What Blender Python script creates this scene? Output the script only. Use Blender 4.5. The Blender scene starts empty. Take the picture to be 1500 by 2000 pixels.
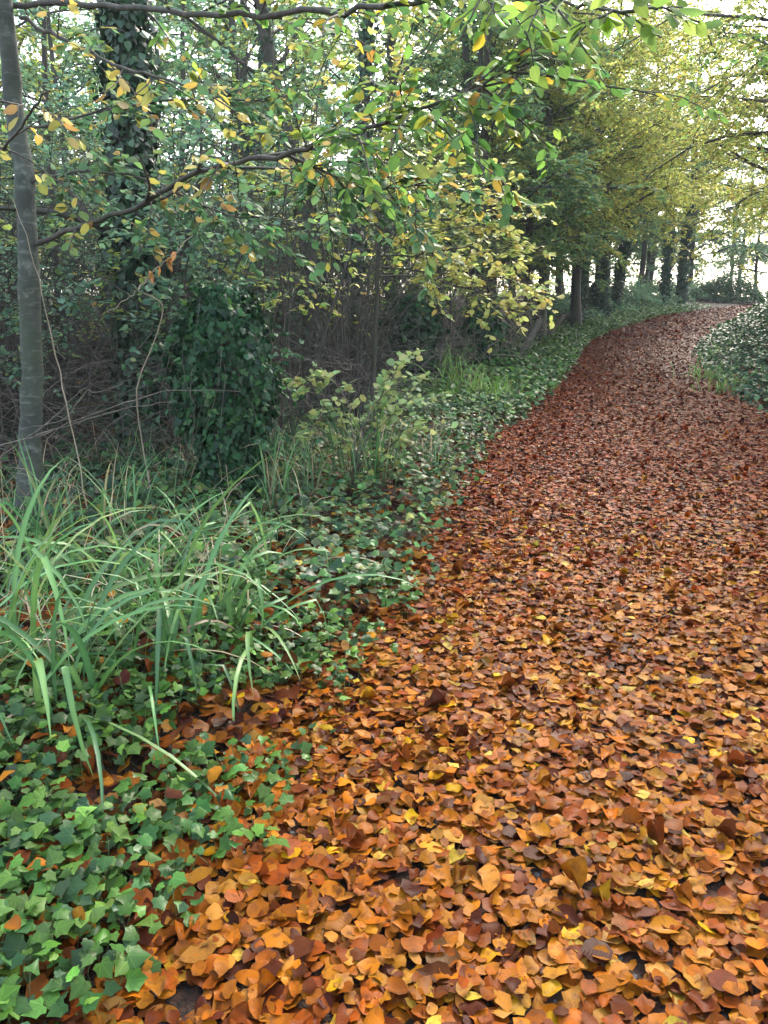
import bpy, math, random
import numpy as np
from math import radians as R_

# ------------------------------------------------------------------ camera, light, exposure
scene = bpy.context.scene
COL = scene.collection
F_PX, PITCH, CAM_Z = 1511.0, math.atan(380 / 1511.0), 1.5
cam_d = bpy.data.cameras.new('camera'); cam = bpy.data.objects.new('camera', cam_d); COL.objects.link(cam)
cam.location = (0, 0, CAM_Z); cam.rotation_euler = (math.pi / 2 - PITCH, 0, 0)
cam_d.sensor_fit = 'VERTICAL'; cam_d.sensor_height = 24.0; cam_d.lens = 24.0 * F_PX / 2000.0
cam_d.clip_start = 0.05; cam_d.clip_end = 1500
scene.camera = cam

SUN_EL, SUN_AZ = R_(38), R_(24)          # azimuth measured from +Y towards +X
world = bpy.data.worlds.new('World'); scene.world = world; world.use_nodes = True
wn = world.node_tree; wn.nodes.clear()
sky = wn.nodes.new('ShaderNodeTexSky'); sky.sky_type = 'NISHITA'; sky.sun_disc = False
sky.sun_elevation = SUN_EL; sky.sun_rotation = SUN_AZ; sky.air_density = 1.3; sky.dust_density = 3.0
mixw = wn.nodes.new('ShaderNodeMix'); mixw.data_type = 'RGBA'; mixw.inputs[0].default_value = 0.5
hsv = wn.nodes.new('ShaderNodeHueSaturation'); hsv.inputs['Saturation'].default_value = 0.3; hsv.inputs['Value'].default_value = 1.25
bg = wn.nodes.new('ShaderNodeBackground'); bg.inputs['Strength'].default_value = 0.15
wo = wn.nodes.new('ShaderNodeOutputWorld')
wn.links.new(sky.outputs[0], hsv.inputs['Color']); wn.links.new(sky.outputs[0], mixw.inputs[6])
wn.links.new(hsv.outputs[0], mixw.inputs[7]); wn.links.new(mixw.outputs[2], bg.inputs[0]); wn.links.new(bg.outputs[0], wo.inputs[0])
sun_d = bpy.data.lights.new('sun', 'SUN'); sun_d.energy = 1.15; sun_d.angle = R_(22); sun_d.color = (1, .93, .8)
sun = bpy.data.objects.new('sun', sun_d); COL.objects.link(sun)
sun.rotation_euler = (math.pi / 2 - SUN_EL, 0, math.pi - SUN_AZ)
scene.view_settings.view_transform = 'Standard'; scene.view_settings.look = 'None'
scene.view_settings.gamma = 1.0; scene.view_settings.exposure = 2.3
scene.cycles.max_bounces = 6; scene.cycles.diffuse_bounces = 3; scene.cycles.glossy_bounces = 2
scene.cycles.transmission_bounces = 4; scene.cycles.transparent_max_bounces = 4
scene.cycles.sample_clamp_indirect = 4.0

rng = np.random.default_rng(7)
U = lambda a, b, n=None: rng.uniform(a, b, n)
NRM = lambda s, n=None: rng.normal(0, s, n)

# ------------------------------------------------------------------ terrain functions
def _smooth_table(pts, step=0.25, w=9):
    xs = np.arange(pts[0][0], pts[-1][0] + step, step)
    ys = np.interp(xs, [p[0] for p in pts], [p[1] for p in pts])
    k = np.hanning(w + 2)[1:-1]; k /= k.sum()
    ys = np.convolve(np.pad(ys, w // 2, mode='edge'), k, 'valid')
    return xs, ys
_zt = _smooth_table([(-30, 0), (5, 0), (10, .10), (14, .28), (20, .56), (28, 1.02), (40, 1.9), (50, 2.45), (70, 2.5), (400, 2.0)], .5, 9)
_lt = _smooth_table([(-30, -2.0), (0, -.85), (1.4, -.42), (2.4, -.44), (2.72, -.28), (3.46, .03), (4.67, .29), (6, .61), (8, 1.08), (9.5, 1.5), (10.5, 1.8), (13, 2.7), (16, 3.7),
                     (20, 4.9), (24, 6.2), (28, 8.0), (35, 12.0), (40, 16.4), (47, 22.7), (55, 34), (80, 90), (400, 900)], .25, 7)
_rt = _smooth_table([(-30, 2.6), (0, 3.0), (4, 3.6), (8, 4.45), (10, 4.95), (12, 5.4), (14, 5.9), (16, 6.45), (20, 7.75), (24, 9.6), (28, 12.0),
                     (35, 16.6), (40, 21.5), (47, 30), (55, 44), (80, 110), (400, 950)], .25, 7)
zp = lambda y: np.interp(y, *_zt)
Le = lambda y: np.interp(y, *_lt)
Re = lambda y: np.interp(y, *_rt)
sst = lambda t: np.clip(t, 0, 1) ** 2 * (3 - 2 * np.clip(t, 0, 1))
def wob(x, y, s=1.0):
    return (np.sin(x * 1.7 * s + 1.3 * np.sin(y * .9 * s)) * np.cos(y * 1.3 * s + .7 * np.sin(x * 1.1 * s)))
def terr(x, y):
    x = np.asarray(x, float); y = np.asarray(y, float)
    dl = Le(y) - x; dr = x - Re(y)
    z = zp(y)
    z = z + .10 * sst(dl / .7) + .25 * sst((dl - 1) / 4) * sst((y - 14) / 10) - .15 * sst((dl - 2) / 6) * (1 - sst((y - 12) / 8))
    z = z + .06 * wob(x, y) * sst(dl / 1.0) + .02 * wob(x, y, 3.3) * sst(dl / .4)
    z = z + (1.2 * sst(dr / 2.6) + .05 * wob(x, y, 1.7) * sst(dr / .5)) * (1 - .55 * sst((y - 26) / 8))
    z = z + .012 * wob(x, y, 2.1) * (dl < 0) * (dr < 0) + .0
    return z

CP, SP = math.cos(PITCH), math.sin(PITCH)
def ray(u, v):
    a, b = (u - 750) / F_PX, (1000 - v) / F_PX
    return np.array([a, CP + b * SP, -SP + b * CP])
def at(u, v, d):                       # point on that line of sight, d metres ahead
    r = ray(u, v); return np.array([0, 0, CAM_Z]) + r * (d / r[1])
def G(u, v):                           # where that line of sight meets the ground
    r = ray(u, v); p = np.array([0, 0, CAM_Z])
    for t in np.arange(1.0, 90, .05):
        q = p + r * t
        if q[2] <= float(terr(q[0], q[1])): return q
    return q
def ground(x, y): return np.array([x, y, float(terr(x, y))])

# ------------------------------------------------------------------ materials
MATS = {}
def new_mat(name):
    m = bpy.data.materials.new(name); m.use_nodes = True; m.node_tree.nodes.clear(); MATS[name] = m
    return m, m.node_tree, m.node_tree.nodes, m.node_tree.links
def mathn(N, L, op, a, b=None, c=None):
    n = N.new('ShaderNodeMath'); n.operation = op
    for i, v in enumerate((a, b, c)):
        if v is None: continue
        if isinstance(v, (int, float)): n.inputs[i].default_value = v
        else: L.new(v, n.inputs[i])
    return n.outputs[0]
def mixc(N, L, f, a, b, mode='MIX'):
    n = N.new('ShaderNodeMix'); n.data_type = 'RGBA'; n.blend_type = mode
    for i, v in ((0, f), (6, a), (7, b)):
        if isinstance(v, (int, float)): n.inputs[i].default_value = v
        elif isinstance(v, tuple): n.inputs[i].default_value = (*v, 1)
        else: L.new(v, n.inputs[i])
    return n.outputs[2]
def noise(N, L, vec, scale, detail=3, rough=.55):
    n = N.new('ShaderNodeTexNoise'); n.inputs['Scale'].default_value = scale; n.inputs['Detail'].default_value = detail
    n.inputs['Roughness'].default_value = rough
    if vec is not None: L.new(vec, n.inputs['Vector'])
    return n
def ramp(N, L, fac, lo, hi):
    n = N.new('ShaderNodeMapRange'); n.inputs[1].default_value = lo; n.inputs[2].default_value = hi; n.clamp = True
    L.new(fac, n.inputs[0]); return n.outputs[0]

def leaf_mat(name, trans=.4, rough=.42, vein=.35, spots=.3, spec=.5, bump=.25, tint=True, spotcol=(.10, .04, .015), palm=False, patch=0):
    m, t, N, L = new_mat(name)
    out = N.new('ShaderNodeOutputMaterial'); p = N.new('ShaderNodeBsdfPrincipled'); tr = N.new('ShaderNodeBsdfTranslucent')
    mx = N.new('ShaderNodeMixShader'); mx.inputs[0].default_value = trans
    a = N.new('ShaderNodeAttribute'); a.attribute_name = 'col'
    l = N.new('ShaderNodeAttribute'); l.attribute_name = 'luv'
    s = N.new('ShaderNodeSeparateXYZ'); L.new(l.outputs['Vector'], s.inputs[0])
    c = a.outputs['Color']
    if tint:
        oi = N.new('ShaderNodeObjectInfo'); c = mixc(N, L, 1.0, c, oi.outputs['Color'], 'MULTIPLY')
    geo = N.new('ShaderNodeTexCoord')
    ns = noise(N, L, geo.outputs['Object'], 38, 3)
    if spots:
        f = mathn(N, L, 'MULTIPLY', ramp(N, L, ns.outputs[0], .52, .68), spots)
        c = mixc(N, L, f, c, spotcol)
    if patch:
        np2 = noise(N, L, geo.outputs['Object'], 17, 4, .65); c = mixc(N, L, mathn(N, L, 'MULTIPLY', ramp(N, L, np2.outputs[0], .50, .62), patch), c, mixc(N, L, 1.0, c, (.50, .42, .5), 'MULTIPLY'))
    ay = mathn(N, L, 'ABSOLUTE', s.outputs[1])
    if patch:
        ed = mathn(N, L, 'MULTIPLY', ramp(N, L, s.outputs[0], .62, 1.0), .35); c = mixc(N, L, ed, c, mixc(N, L, 1.0, c, (.5, .42, .4), 'MULTIPLY'))
    if vein:
        mid = mathn(N, L, 'SUBTRACT', 1.0, ramp(N, L, ay, .0, .028))
        w = mathn(N, L, 'FRACT', mathn(N, L, 'MULTIPLY', mathn(N, L, 'SUBTRACT', s.outputs[0], mathn(N, L, 'MULTIPLY', ay, .8)), 8.0))
        sv = mathn(N, L, 'ABSOLUTE', mathn(N, L, 'SUBTRACT', w, .5))
        svl = mathn(N, L, 'SUBTRACT', 1.0, ramp(N, L, sv, .0, .12))
        if palm:
            an = mathn(N, L, 'ARCTAN2', ay, s.outputs[0]); rad = mathn(N, L, 'SQRT', mathn(N, L, 'ADD', mathn(N, L, 'MULTIPLY', ay, ay), mathn(N, L, 'MULTIPLY', s.outputs[0], s.outputs[0])))
            dd = mathn(N, L, 'MINIMUM', mathn(N, L, 'ABSOLUTE', mathn(N, L, 'SUBTRACT', an, .78)), mathn(N, L, 'ABSOLUTE', mathn(N, L, 'SUBTRACT', an, 1.5)))
            svl = mathn(N, L, 'MULTIPLY', mathn(N, L, 'SUBTRACT', 1.0, ramp(N, L, mathn(N, L, 'MULTIPLY', dd, rad), .0, .028)), 1.9)
        vf = mathn(N, L, 'MULTIPLY', mathn(N, L, 'MAXIMUM', mid, mathn(N, L, 'MULTIPLY', svl, .45)), vein)
        lite = mixc(N, L, 1.0, c, (1.7, 1.7, 1.45), 'MULTIPLY')
        c = mixc(N, L, vf, c, lite)
        b = N.new('ShaderNodeBump'); b.inputs['Strength'].default_value = bump; b.inputs['Distance'].default_value = .003
        L.new(svl if palm else sv, b.inputs['Height']); L.new(b.outputs[0], p.inputs['Normal'])
    L.new(c, p.inputs['Base Color']); L.new(c, tr.inputs[0])
    rr = mathn(N, L, 'ADD', mathn(N, L, 'MULTIPLY', ns.outputs[0], .35), rough - .17); L.new(rr, p.inputs['Roughness'])
    p.inputs['Specular IOR Level'].default_value = spec
    L.new(p.outputs[0], mx.inputs[1]); L.new(tr.outputs[0], mx.inputs[2]); L.new(mx.outputs[0], out.inputs[0])
    return m
M_LITTER = leaf_mat('fallen_leaf', trans=.06, rough=.42, vein=.10, spots=.65, spec=.06, bump=.16, patch=.55, spotcol=(.085, .030, .012))
M_LEAF = leaf_mat('tree_leaf', trans=.5, rough=.45, spec=.25, vein=.35, spots=.2, spotcol=(.22, .12, .03))
M_FAR = leaf_mat('far_leaf', trans=.58, rough=.55, spec=.2, vein=0, spots=0)
M_IVY = leaf_mat('ivy_leaf', palm=True, trans=.18, rough=.38, vein=.8, spots=.12, spec=.22, bump=.25, spotcol=(.02, .05, .015))
M_IVYF = leaf_mat('far_ivy_leaf', trans=.15, rough=.45, vein=0, spots=0)
M_GRASS = leaf_mat('grass_blade', trans=.3, rough=.42, vein=0, spots=0)
# lengthwise groove lines on the blades
def bark_mat(name, c1, c2, moss=(.03, .05, .02), mossf=.3, hscale=(14, 14, 3), lent=False, bump=.5):
    m, t, N, L = new_mat(name)
    out = N.new('ShaderNodeOutputMaterial'); p = N.new('ShaderNodeBsdfPrincipled')
    tc = N.new('ShaderNodeTexCoord'); mp = N.new('ShaderNodeMapping'); mp.inputs['Scale'].default_value = hscale
    L.new(tc.outputs['Object'], mp.inputs[0])
    n1 = noise(N, L, mp.outputs[0], 1.6, 6, .65); n2 = noise(N, L, tc.outputs['Object'], 2.3, 4)
    n3 = noise(N, L, tc.outputs['Object'], 30, 3)
    c = mixc(N, L, ramp(N, L, n1.outputs[0], .35, .68), c1, c2)
    c = mixc(N, L, mathn(N, L, 'MULTIPLY', ramp(N, L, n2.outputs[0], .45, .62), mossf), c, moss)
    h = n1.outputs[0]
    if lent:
        mp2 = N.new('ShaderNodeMapping'); mp2.inputs['Scale'].default_value = (9, 9, 55); L.new(tc.outputs['Object'], mp2.inputs[0])
        n4 = noise(N, L, mp2.outputs[0], 1.0, 2)
        c = mixc(N, L, mathn(N, L, 'MULTIPLY', ramp(N, L, n4.outputs[0], .6, .68), .22), c, (.30, .32, .29))
        n5 = noise(N, L, tc.outputs['Object'], 11, 3, .6)
        c = mixc(N, L, mathn(N, L, 'MULTIPLY', ramp(N, L, n5.outputs[0], .58, .70), .32), c, (.34, .37, .33))
    c = mixc(N, L, mathn(N, L, 'MULTIPLY', n3.outputs[0], .5), c, (.02, .018, .015))
    b = N.new('ShaderNodeBump'); b.inputs['Strength'].default_value = bump; b.inputs['Distance'].default_value = .02
    L.new(h, b.inputs['Height']); L.new(b.outputs[0], p.inputs['Normal'])
    L.new(c, p.inputs['Base Color']); p.inputs['Roughness'].default_value = .8
    L.new(p.outputs[0], out.inputs[0]); return m
M_BEECH = bark_mat('smooth_grey_bark', (.030, .038, .034), (.075, .092, .072), mossf=.7, hscale=(5, 5, 9), lent=True, bump=.35)
M_BARK = bark_mat('dark_bark', (.035, .030, .026), (.10, .088, .07), mossf=.5)
M_TWIG = bark_mat('brown_twig', (.085, .068, .062), (.24, .195, .165), mossf=.3, bump=.1)
M_STEM = bark_mat('thin_dark_stem', (.035, .030, .028), (.10, .085, .075), mossf=.4, bump=.1)
M_DRY = bark_mat('dry_stem', (.30, .24, .17), (.42, .35, .26), mossf=.1, bump=.1)
M_POST = bark_mat('weathered_wood', (.09, .075, .06), (.19, .16, .13), mossf=.5, hscale=(30, 30, 2), bump=.8)
def soil_mat(name, cols, scale=3.0, stones=True):
    m, t, N, L = new_mat(name)
    out = N.new('ShaderNodeOutputMaterial'); p = N.new('ShaderNodeBsdfPrincipled'); tc = N.new('ShaderNodeTexCoord')
    n1 = noise(N, L, tc.outputs['Object'], scale, 8, .7); n2 = noise(N, L, tc.outputs['Object'], 60, 4)
    c = mixc(N, L, ramp(N, L, n1.outputs[0], .35, .65), cols[0], cols[1])
    c = mixc(N, L, ramp(N, L, n2.outputs[0], .48, .62), c, cols[2])
    v = N.new('ShaderNodeTexVoronoi'); v.inputs['Scale'].default_value = 55; L.new(tc.outputs['Object'], v.inputs['Vector'])
    if stones:
        sc = N.new('ShaderNodeSeparateColor'); L.new(v.outputs['Color'], sc.inputs[0])
        f = mathn(N, L, 'MULTIPLY', mathn(N, L, 'GREATER_THAN', sc.outputs[0], .90), mathn(N, L, 'LESS_THAN', v.outputs['Distance'], .42))
        c = mixc(N, L, f, c, (.09, .09, .09))
    b = N.new('ShaderNodeBump'); b.inputs['Strength'].default_value = .8; b.inputs['Distance'].default_value = .02
    L.new(n2.outputs[0], b.inputs['Height']); L.new(b.outputs[0], p.inputs['Normal'])
    L.new(c, p.inputs['Base Color']); p.inputs['Roughness'].default_value = .8; p.inputs['Specular IOR Level'].default_value = .2; L.new(p.outputs[0], out.inputs[0]); return m
M_SOIL = soil_mat('woodland_soil', ((.030, .020, .013), (.07, .042, .024), (.016, .012, .009)), stones=False)
M_PATH = soil_mat('path_earth', ((.028, .015, .010), (.055, .026, .014), (.014, .010, .008)))

# ------------------------------------------------------------------ mesh building
class MB:
    def __init__(s): s.v = []; s.c = []; s.l = []; s.f = []; s.n = 0
    def add(s, v, faces, col, luv=None):
        v = np.asarray(v, float).reshape(-1, 3); k = len(v)
        s.v.append(v); s.c.append(np.broadcast_to(np.asarray(col, float), (k, 3)))
        s.l.append(np.zeros((k, 3)) if luv is None else np.asarray(luv, float).reshape(-1, 3))
        for f in faces: s.f.append(np.asarray(f, np.int64) + s.n)
        s.n += k
    def tube(s, pts, rad, sides=5, col=(1, 1, 1), cap=True):
        pts = np.asarray(pts, float); n = len(pts); rad = np.broadcast_to(np.asarray(rad, float), (n,))
        t = np.gradient(pts, axis=0); t /= np.linalg.norm(t, axis=1, keepdims=True) + 1e-9
        ref = np.array([1., 0, 0]) if abs(t[0, 0]) < .75 and abs(t[-1, 0]) < .85 else np.array([0, 1., 0])
        a = np.cross(t, ref); a /= np.linalg.norm(a, axis=1, keepdims=True) + 1e-9; b = np.cross(t, a)
        th = np.arange(sides) * 2 * math.pi / sides
        v = pts[:, None] + rad[:, None, None] * (np.cos(th)[None, :, None] * a[:, None] + np.sin(th)[None, :, None] * b[:, None])
        i = np.arange(n - 1)[:, None] * sides; j = np.arange(sides)[None]; j2 = (j + 1) % sides
        q = np.stack([i + j, i + j2, i + sides + j2, i + sides + j], -1).reshape(-1, 4)
        fs = [q]
        v = v.reshape(-1, 3)
        if cap:
            v = np.vstack([v, pts[-1:] + t[-1:] * rad[-1]]); k = len(v) - 1; base = (n - 1) * sides
            fs.append(np.stack([base + j[0], base + j2[0], np.full(sides, k)], -1))
        s.add(v, fs, col)
    def obj(s, name, mat, parent=None, loc=None, smooth=True):
        me = bpy.data.meshes.new(name)
        v = np.concatenate(s.v).astype(np.float32)
        if loc is not None: v = v - np.asarray(loc, np.float32)
        fl = np.concatenate([f.ravel() for f in s.f]); cnt = np.concatenate([np.full(len(f), f.shape[1]) for f in s.f])
        st = np.concatenate([[0], np.cumsum(cnt)[:-1]])
        me.vertices.add(len(v)); me.vertices.foreach_set('co', v.ravel())
        me.loops.add(len(fl)); me.loops.foreach_set('vertex_index', fl.astype(np.int32))
        me.polygons.add(len(cnt)); me.polygons.foreach_set('loop_start', st.astype(np.int32)); me.polygons.foreach_set('loop_total', cnt.astype(np.int32))
        me.polygons.foreach_set('use_smooth', np.full(len(cnt), smooth))
        a = me.attributes.new('col', 'FLOAT_COLOR', 'POINT'); c = np.ones((len(v), 4), np.float32); c[:, :3] = np.concatenate(s.c); a.data.foreach_set('color', c.ravel())
        a = me.attributes.new('luv', 'FLOAT_VECTOR', 'POINT'); a.data.foreach_set('vector', np.concatenate(s.l).astype(np.float32).ravel())
        me.update(calc_edges=True); me.materials.append(mat)
        o = bpy.data.objects.new(name, me); COL.objects.link(o)
        if parent is not None: o.parent = parent
        elif loc is not None: o.location = tuple(loc)
        return o

def strip_leaf(ts, ws):
    n = len(ts); v = [(t, 0) for t in ts]; L_ = {}; R2 = {}
    for i in range(1, n - 1):
        L_[i] = len(v); v.append((ts[i], ws[i])); R2[i] = len(v); v.append((ts[i], -ws[i]))
    q, t3 = [], [(0, L_[1], 1)[::-1], (0, R2[1], 1), (n - 1, n - 2, L_[n - 2])[::-1], (n - 1, n - 2, R2[n - 2])]
    for i in range(1, n - 2):
        q += [(i, i + 1, L_[i + 1], L_[i]), (i, R2[i], R2[i + 1], i + 1)]
    return np.array(v, float), [np.array(x) for x in (t3, q) if len(x)]
T_HI = strip_leaf([0, .10, .28, .5, .72, .9, 1.0], [0, .19, .32, .345, .27, .12, 0])
T_MID = strip_leaf([0, .3, .72, 1.0], [0, .32, .26, 0])
T_RND = strip_leaf([0, .08, .25, .5, .76, .93, 1.0], [0, .27, .41, .43, .35, .17, 0])
T_NAR = strip_leaf([0, .12, .3, .52, .74, .9, 1.0], [0, .13, .24, .26, .19, .08, 0])
T_RNM = strip_leaf([0, .22, .68, 1.0], [0, .38, .38, 0])
T_BR = strip_leaf([0, .10, .28, .5, .72, .9, 1.0], [0, .15, .26, .29, .23, .10, 0])
T_LO = (np.array([(0, 0), (.48, .33), (1, 0), (.48, -.33)]), [np.array([(0, 2, 1), (0, 3, 2)])])
def fan(out, ctr):
    v = np.array([ctr] + out, float); n = len(out)
    return v, [np.array([(0, 1 + i, 1 + (i + 1) % n) for i in range(n)])]
T_IVY = fan([(0, 0), (-.13, -.22), (-.02, -.46), (.20, -.41), (.44, -.50), (.62, -.27), (1, 0), (.62, .27), (.44, .50), (.20, .41), (-.02, .46), (-.13, .22)], (.30, 0))
T_IVY2 = fan([(0, 0), (.0, -.40), (.45, -.42), (1, 0), (.45, .42), (.0, .40)], (.33, 0))

def leaves(mb, T, pos, dirv, nrm, size, col, curl=.0, bend=.0, wav=.0, jit=0):
    """scatter leaf copies: pos (n,3), dirv along the leaf, nrm face direction"""
    tv, tf = T; n = len(pos); k = len(tv)
    if n == 0: return
    pos = np.asarray(pos, float)
    d = dirv / (np.linalg.norm(dirv, axis=1, keepdims=True) + 1e-9)
    nn = nrm - (nrm * d).sum(1, keepdims=True) * d; nn /= np.linalg.norm(nn, axis=1, keepdims=True) + 1e-9
    s = np.cross(nn, d)
    size = np.broadcast_to(size, (n,))[:, None]
    cu = (np.broadcast_to(curl, (n,)))[:, None]; be = (np.broadcast_to(bend, (n,)))[:, None]; wv = (np.broadcast_to(wav, (n,)))[:, None]
    wid = rng.uniform(.82, 1.18, (n, 1))
    x = tv[None, :, 0]; y = tv[None, :, 1] * wid
    if jit: x = x + rng.normal(0, jit, (n, k)); y = y + rng.normal(0, jit, (n, k))
    ph = rng.uniform(0, 6.28, (n, 1))
    z = cu * np.abs(y) * 1.2 + be * (x - .4) ** 2 + wv * np.sin(x * 9 + ph + (y > 0) * 1.7) * np.abs(y) * 1.5
    x = x * np.ones((n, 1))
    P = pos[:, None] + (x[..., None] * d[:, None] + y[..., None] * s[:, None] + z[..., None] * nn[:, None]) * size[:, :, None]
    off = np.arange(n)[:, None, None] * k
    fs = [(f[None] + off).reshape(-1, f.shape[1]) for f in tf]
    col = np.broadcast_to(col, (n, 3))
    lu = np.stack([x, np.broadcast_to(tv[None, :, 1], (n, k)), np.broadcast_to(rng.random((n, 1)), (n, k))], -1)
    mb.add(P.reshape(-1, 3), fs, np.repeat(col, k, 0), lu)

def palette(n, cols, wts, var=.18):
    cols = np.array(cols); w = np.array(wts, float); w /= w.sum()
    c = cols[rng.choice(len(cols), n, p=w)]
    c2 = cols[rng.choice(len(cols), n, p=w)]
    f = rng.uniform(0, .35, (n, 1)); c = c * (1 - f) + c2 * f
    return np.clip(c * np.exp(rng.normal(0, var, (n, 1))) * np.exp(rng.normal(0, var * .3, (n, 3))), 0, .95)

# ------------------------------------------------------------------ tags
def tag(o, label=None, cat=None, group=None, kind=None):
    if label: o['label'] = label
    if cat: o['category'] = cat
    if group: o['group'] = group
    if kind: o['kind'] = kind
    return o
def empty(name, loc, label=None, cat=None, group=None):
    o = bpy.data.objects.new(name, None); COL.objects.link(o); o.location = tuple(loc); o.empty_display_size = .2
    return tag(o, label, cat, group)
def tint(o, c):
    for x in [o] + list(o.children_recursive): x.color = (*c, 1)
def copy_tree(o, parent=None):
    c = o.copy(); COL.objects.link(c)
    if parent is not None: c.parent = parent
    for ch in list(o.children): copy_tree(ch, c)
    return c

# ------------------------------------------------------------------ ground and path
def grid_obj(name, xs, ys, mat, zf, hole=None):
    X, Y = np.meshgrid(xs, ys); Z = zf(X, Y); nx, ny = len(xs), len(ys)
    i = np.arange(ny - 1)[:, None] * nx + np.arange(nx - 1)[None]
    q = np.stack([i, i + 1, i + nx + 1, i + nx], -1).reshape(-1, 4)
    mb = MB(); mb.add(np.stack([X, Y, Z], -1), [q], (1, 1, 1)); return mb.obj(name, mat)
xs = np.unique(np.concatenate([np.arange(-400, -12, 12), np.arange(-12, -6, .5), np.arange(-6, 14, .2), np.arange(14, 34, 1), np.arange(34, 400, 12)]))
ys = np.unique(np.concatenate([np.arange(-100, -4, 6), np.arange(-4, 22, .2), np.arange(22, 60, .8), np.arange(60, 500, 15)]))
tag(grid_obj('ground', xs, ys, M_SOIL, terr), kind='structure')
yy = np.concatenate([np.arange(-4, 24, .2), np.arange(24, 54, .5)]); tt = np.linspace(0, 1, 22)
Y2 = np.repeat(yy[:, None], 22, 1); X2 = Le(Y2) + (Re(Y2) - Le(Y2)) * tt[None] + 0.08 * np.sin(Y2 * 3.1) * (tt[None] == 0)
mb = MB(); i = np.arange(len(yy) - 1)[:, None] * 22 + np.arange(21)[None]
mb.add(np.stack([X2, Y2, terr(X2, Y2) + .018], -1), [np.stack([i, i + 1, i + 23, i + 22], -1).reshape(-1, 4)], (1, 1, 1))
tag(mb.obj('path', M_PATH), kind='structure')

# ------------------------------------------------------------------ fallen leaves
OR = [(.38, .125, .008), (.27, .068, .006), (.46, .185, .014), (.16, .036, .006), (.46, .23, .05), (.06, .015, .008), (.60, .38, .012), (.58, .46, .08), (.08, .018, .014)]
W_NEAR = [30, 20, 22, 16, 11, 12, 4.0, 1.8, 5]
RED = [(.36, .068, .012), (.25, .038, .008), (.44, .12, .022), (.13, .020, .007), (.46, .19, .05), (.06, .013, .010), (.50, .28, .05)]
W_FAR = [32, 26, 16, 16, 3, 10, 1.5]
def litter(mb, x, y, T, size, cols, lift=.028, tilt=.16, cap=.55):
    n = len(x); z = terr(x, y) + .022 + rng.random(n) * lift
    th = rng.uniform(0, 6.28, n); d = np.stack([np.cos(th), np.sin(th), NRM(tilt * .6, n)], -1)
    nr = np.stack([NRM(tilt, n), NRM(tilt, n), np.ones(n)], -1)
    leaves(mb, T, np.stack([x, y, z], -1) - d * size[:, None] * .5 * np.array([1, 1, 0]), d, nr, size, cols, curl=NRM(.20, n) * (1 + 3.5 * (rng.random(n) < .12)), bend=NRM(.24, n), wav=np.abs(NRM(.17, n)), jit=.035)
def scat(n, y0, y1, marg_l=.0, marg_r=.0, p=1.0):
    y = y0 + (y1 - y0) * rng.random(n) ** p
    l, r = Le(y) - marg_l, Re(y) + marg_r
    return l + (r - l) * rng.random(n), y
mb = MB()
def path_part(n, y0, y1, T, s0, s1, far, ml=.15, mr=.2, big=0):
    x, y = scat(n, y0, y1, ml, mr)
    # thinner patches where the bare earth shows
    bare = wob(x * 1.9 + 3, y * 2.3, 1.0) + .8 * wob(x, y, 4.1) + NRM(.3, n)
    dl = x - Le(y)
    keep = (bare < 1.15) | (rng.random(n) < .35)
    x, y = x[keep], y[keep]; n = len(x)
    sz = U(s0, s1, n) * np.exp(NRM(.12, n))
    ca = palette(n, OR, W_NEAR); cb = palette(n, RED, W_FAR); f = (sst((y - 2.5) / 5.5) > rng.random(n))[:, None]
    litter(mb, x, y, T, sz, np.where(f, cb, ca) * np.array([.68, .58, .40]))
path_part(18000, .8, 5.0, T_HI, .038, .068, 0); path_part(12000, .8, 5.0, T_RND, .036, .062, 0); path_part(5000, .8, 5.0, T_NAR, .050, .085, 0)
path_part(34000, 5.0, 11, T_MID, .042, .070, 0)
path_part(48000, 11, 24, T_LO, .05, .08, 0)
path_part(26000, 24, 52, T_LO, .08, .13, 0)
# leaves strewn under the ivy and through the wood on the left
def wood_part(n, y0, y1, x0, x1, T, s0, s1, dens=1.0):
    y = U(y0, y1, n); e = Le(y); dl = rng.random(n) ** 1.3 * (x1 - x0); x = e - .1 - dl
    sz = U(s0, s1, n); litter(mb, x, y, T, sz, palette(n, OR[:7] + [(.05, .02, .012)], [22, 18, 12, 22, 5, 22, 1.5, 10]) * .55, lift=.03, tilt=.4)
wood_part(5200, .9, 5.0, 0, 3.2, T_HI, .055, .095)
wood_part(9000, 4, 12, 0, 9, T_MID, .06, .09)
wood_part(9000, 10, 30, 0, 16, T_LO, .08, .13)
x = Re(U(6, 22, 3000)); y = U(6, 22, 3000); x = Re(y) + np.abs(NRM(.5, 3000)); litter(mb, x, y, T_LO, U(.06, .1, 3000), palette(3000, RED, W_FAR))
n = 330; y = U(1.2, 4.6, n); x = Le(y) - rng.random(n) * (.5 + .5 * y); z = terr(x, y) + .03 + rng.random(n) * .10; th = U(0, 6.28, n)
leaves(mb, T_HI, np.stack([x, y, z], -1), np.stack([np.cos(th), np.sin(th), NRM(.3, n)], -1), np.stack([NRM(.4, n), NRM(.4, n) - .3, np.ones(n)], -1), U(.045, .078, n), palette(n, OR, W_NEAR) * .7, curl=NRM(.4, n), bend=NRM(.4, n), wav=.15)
tag(mb.obj('fallen_leaves', M_LITTER), kind='stuff')

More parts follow.
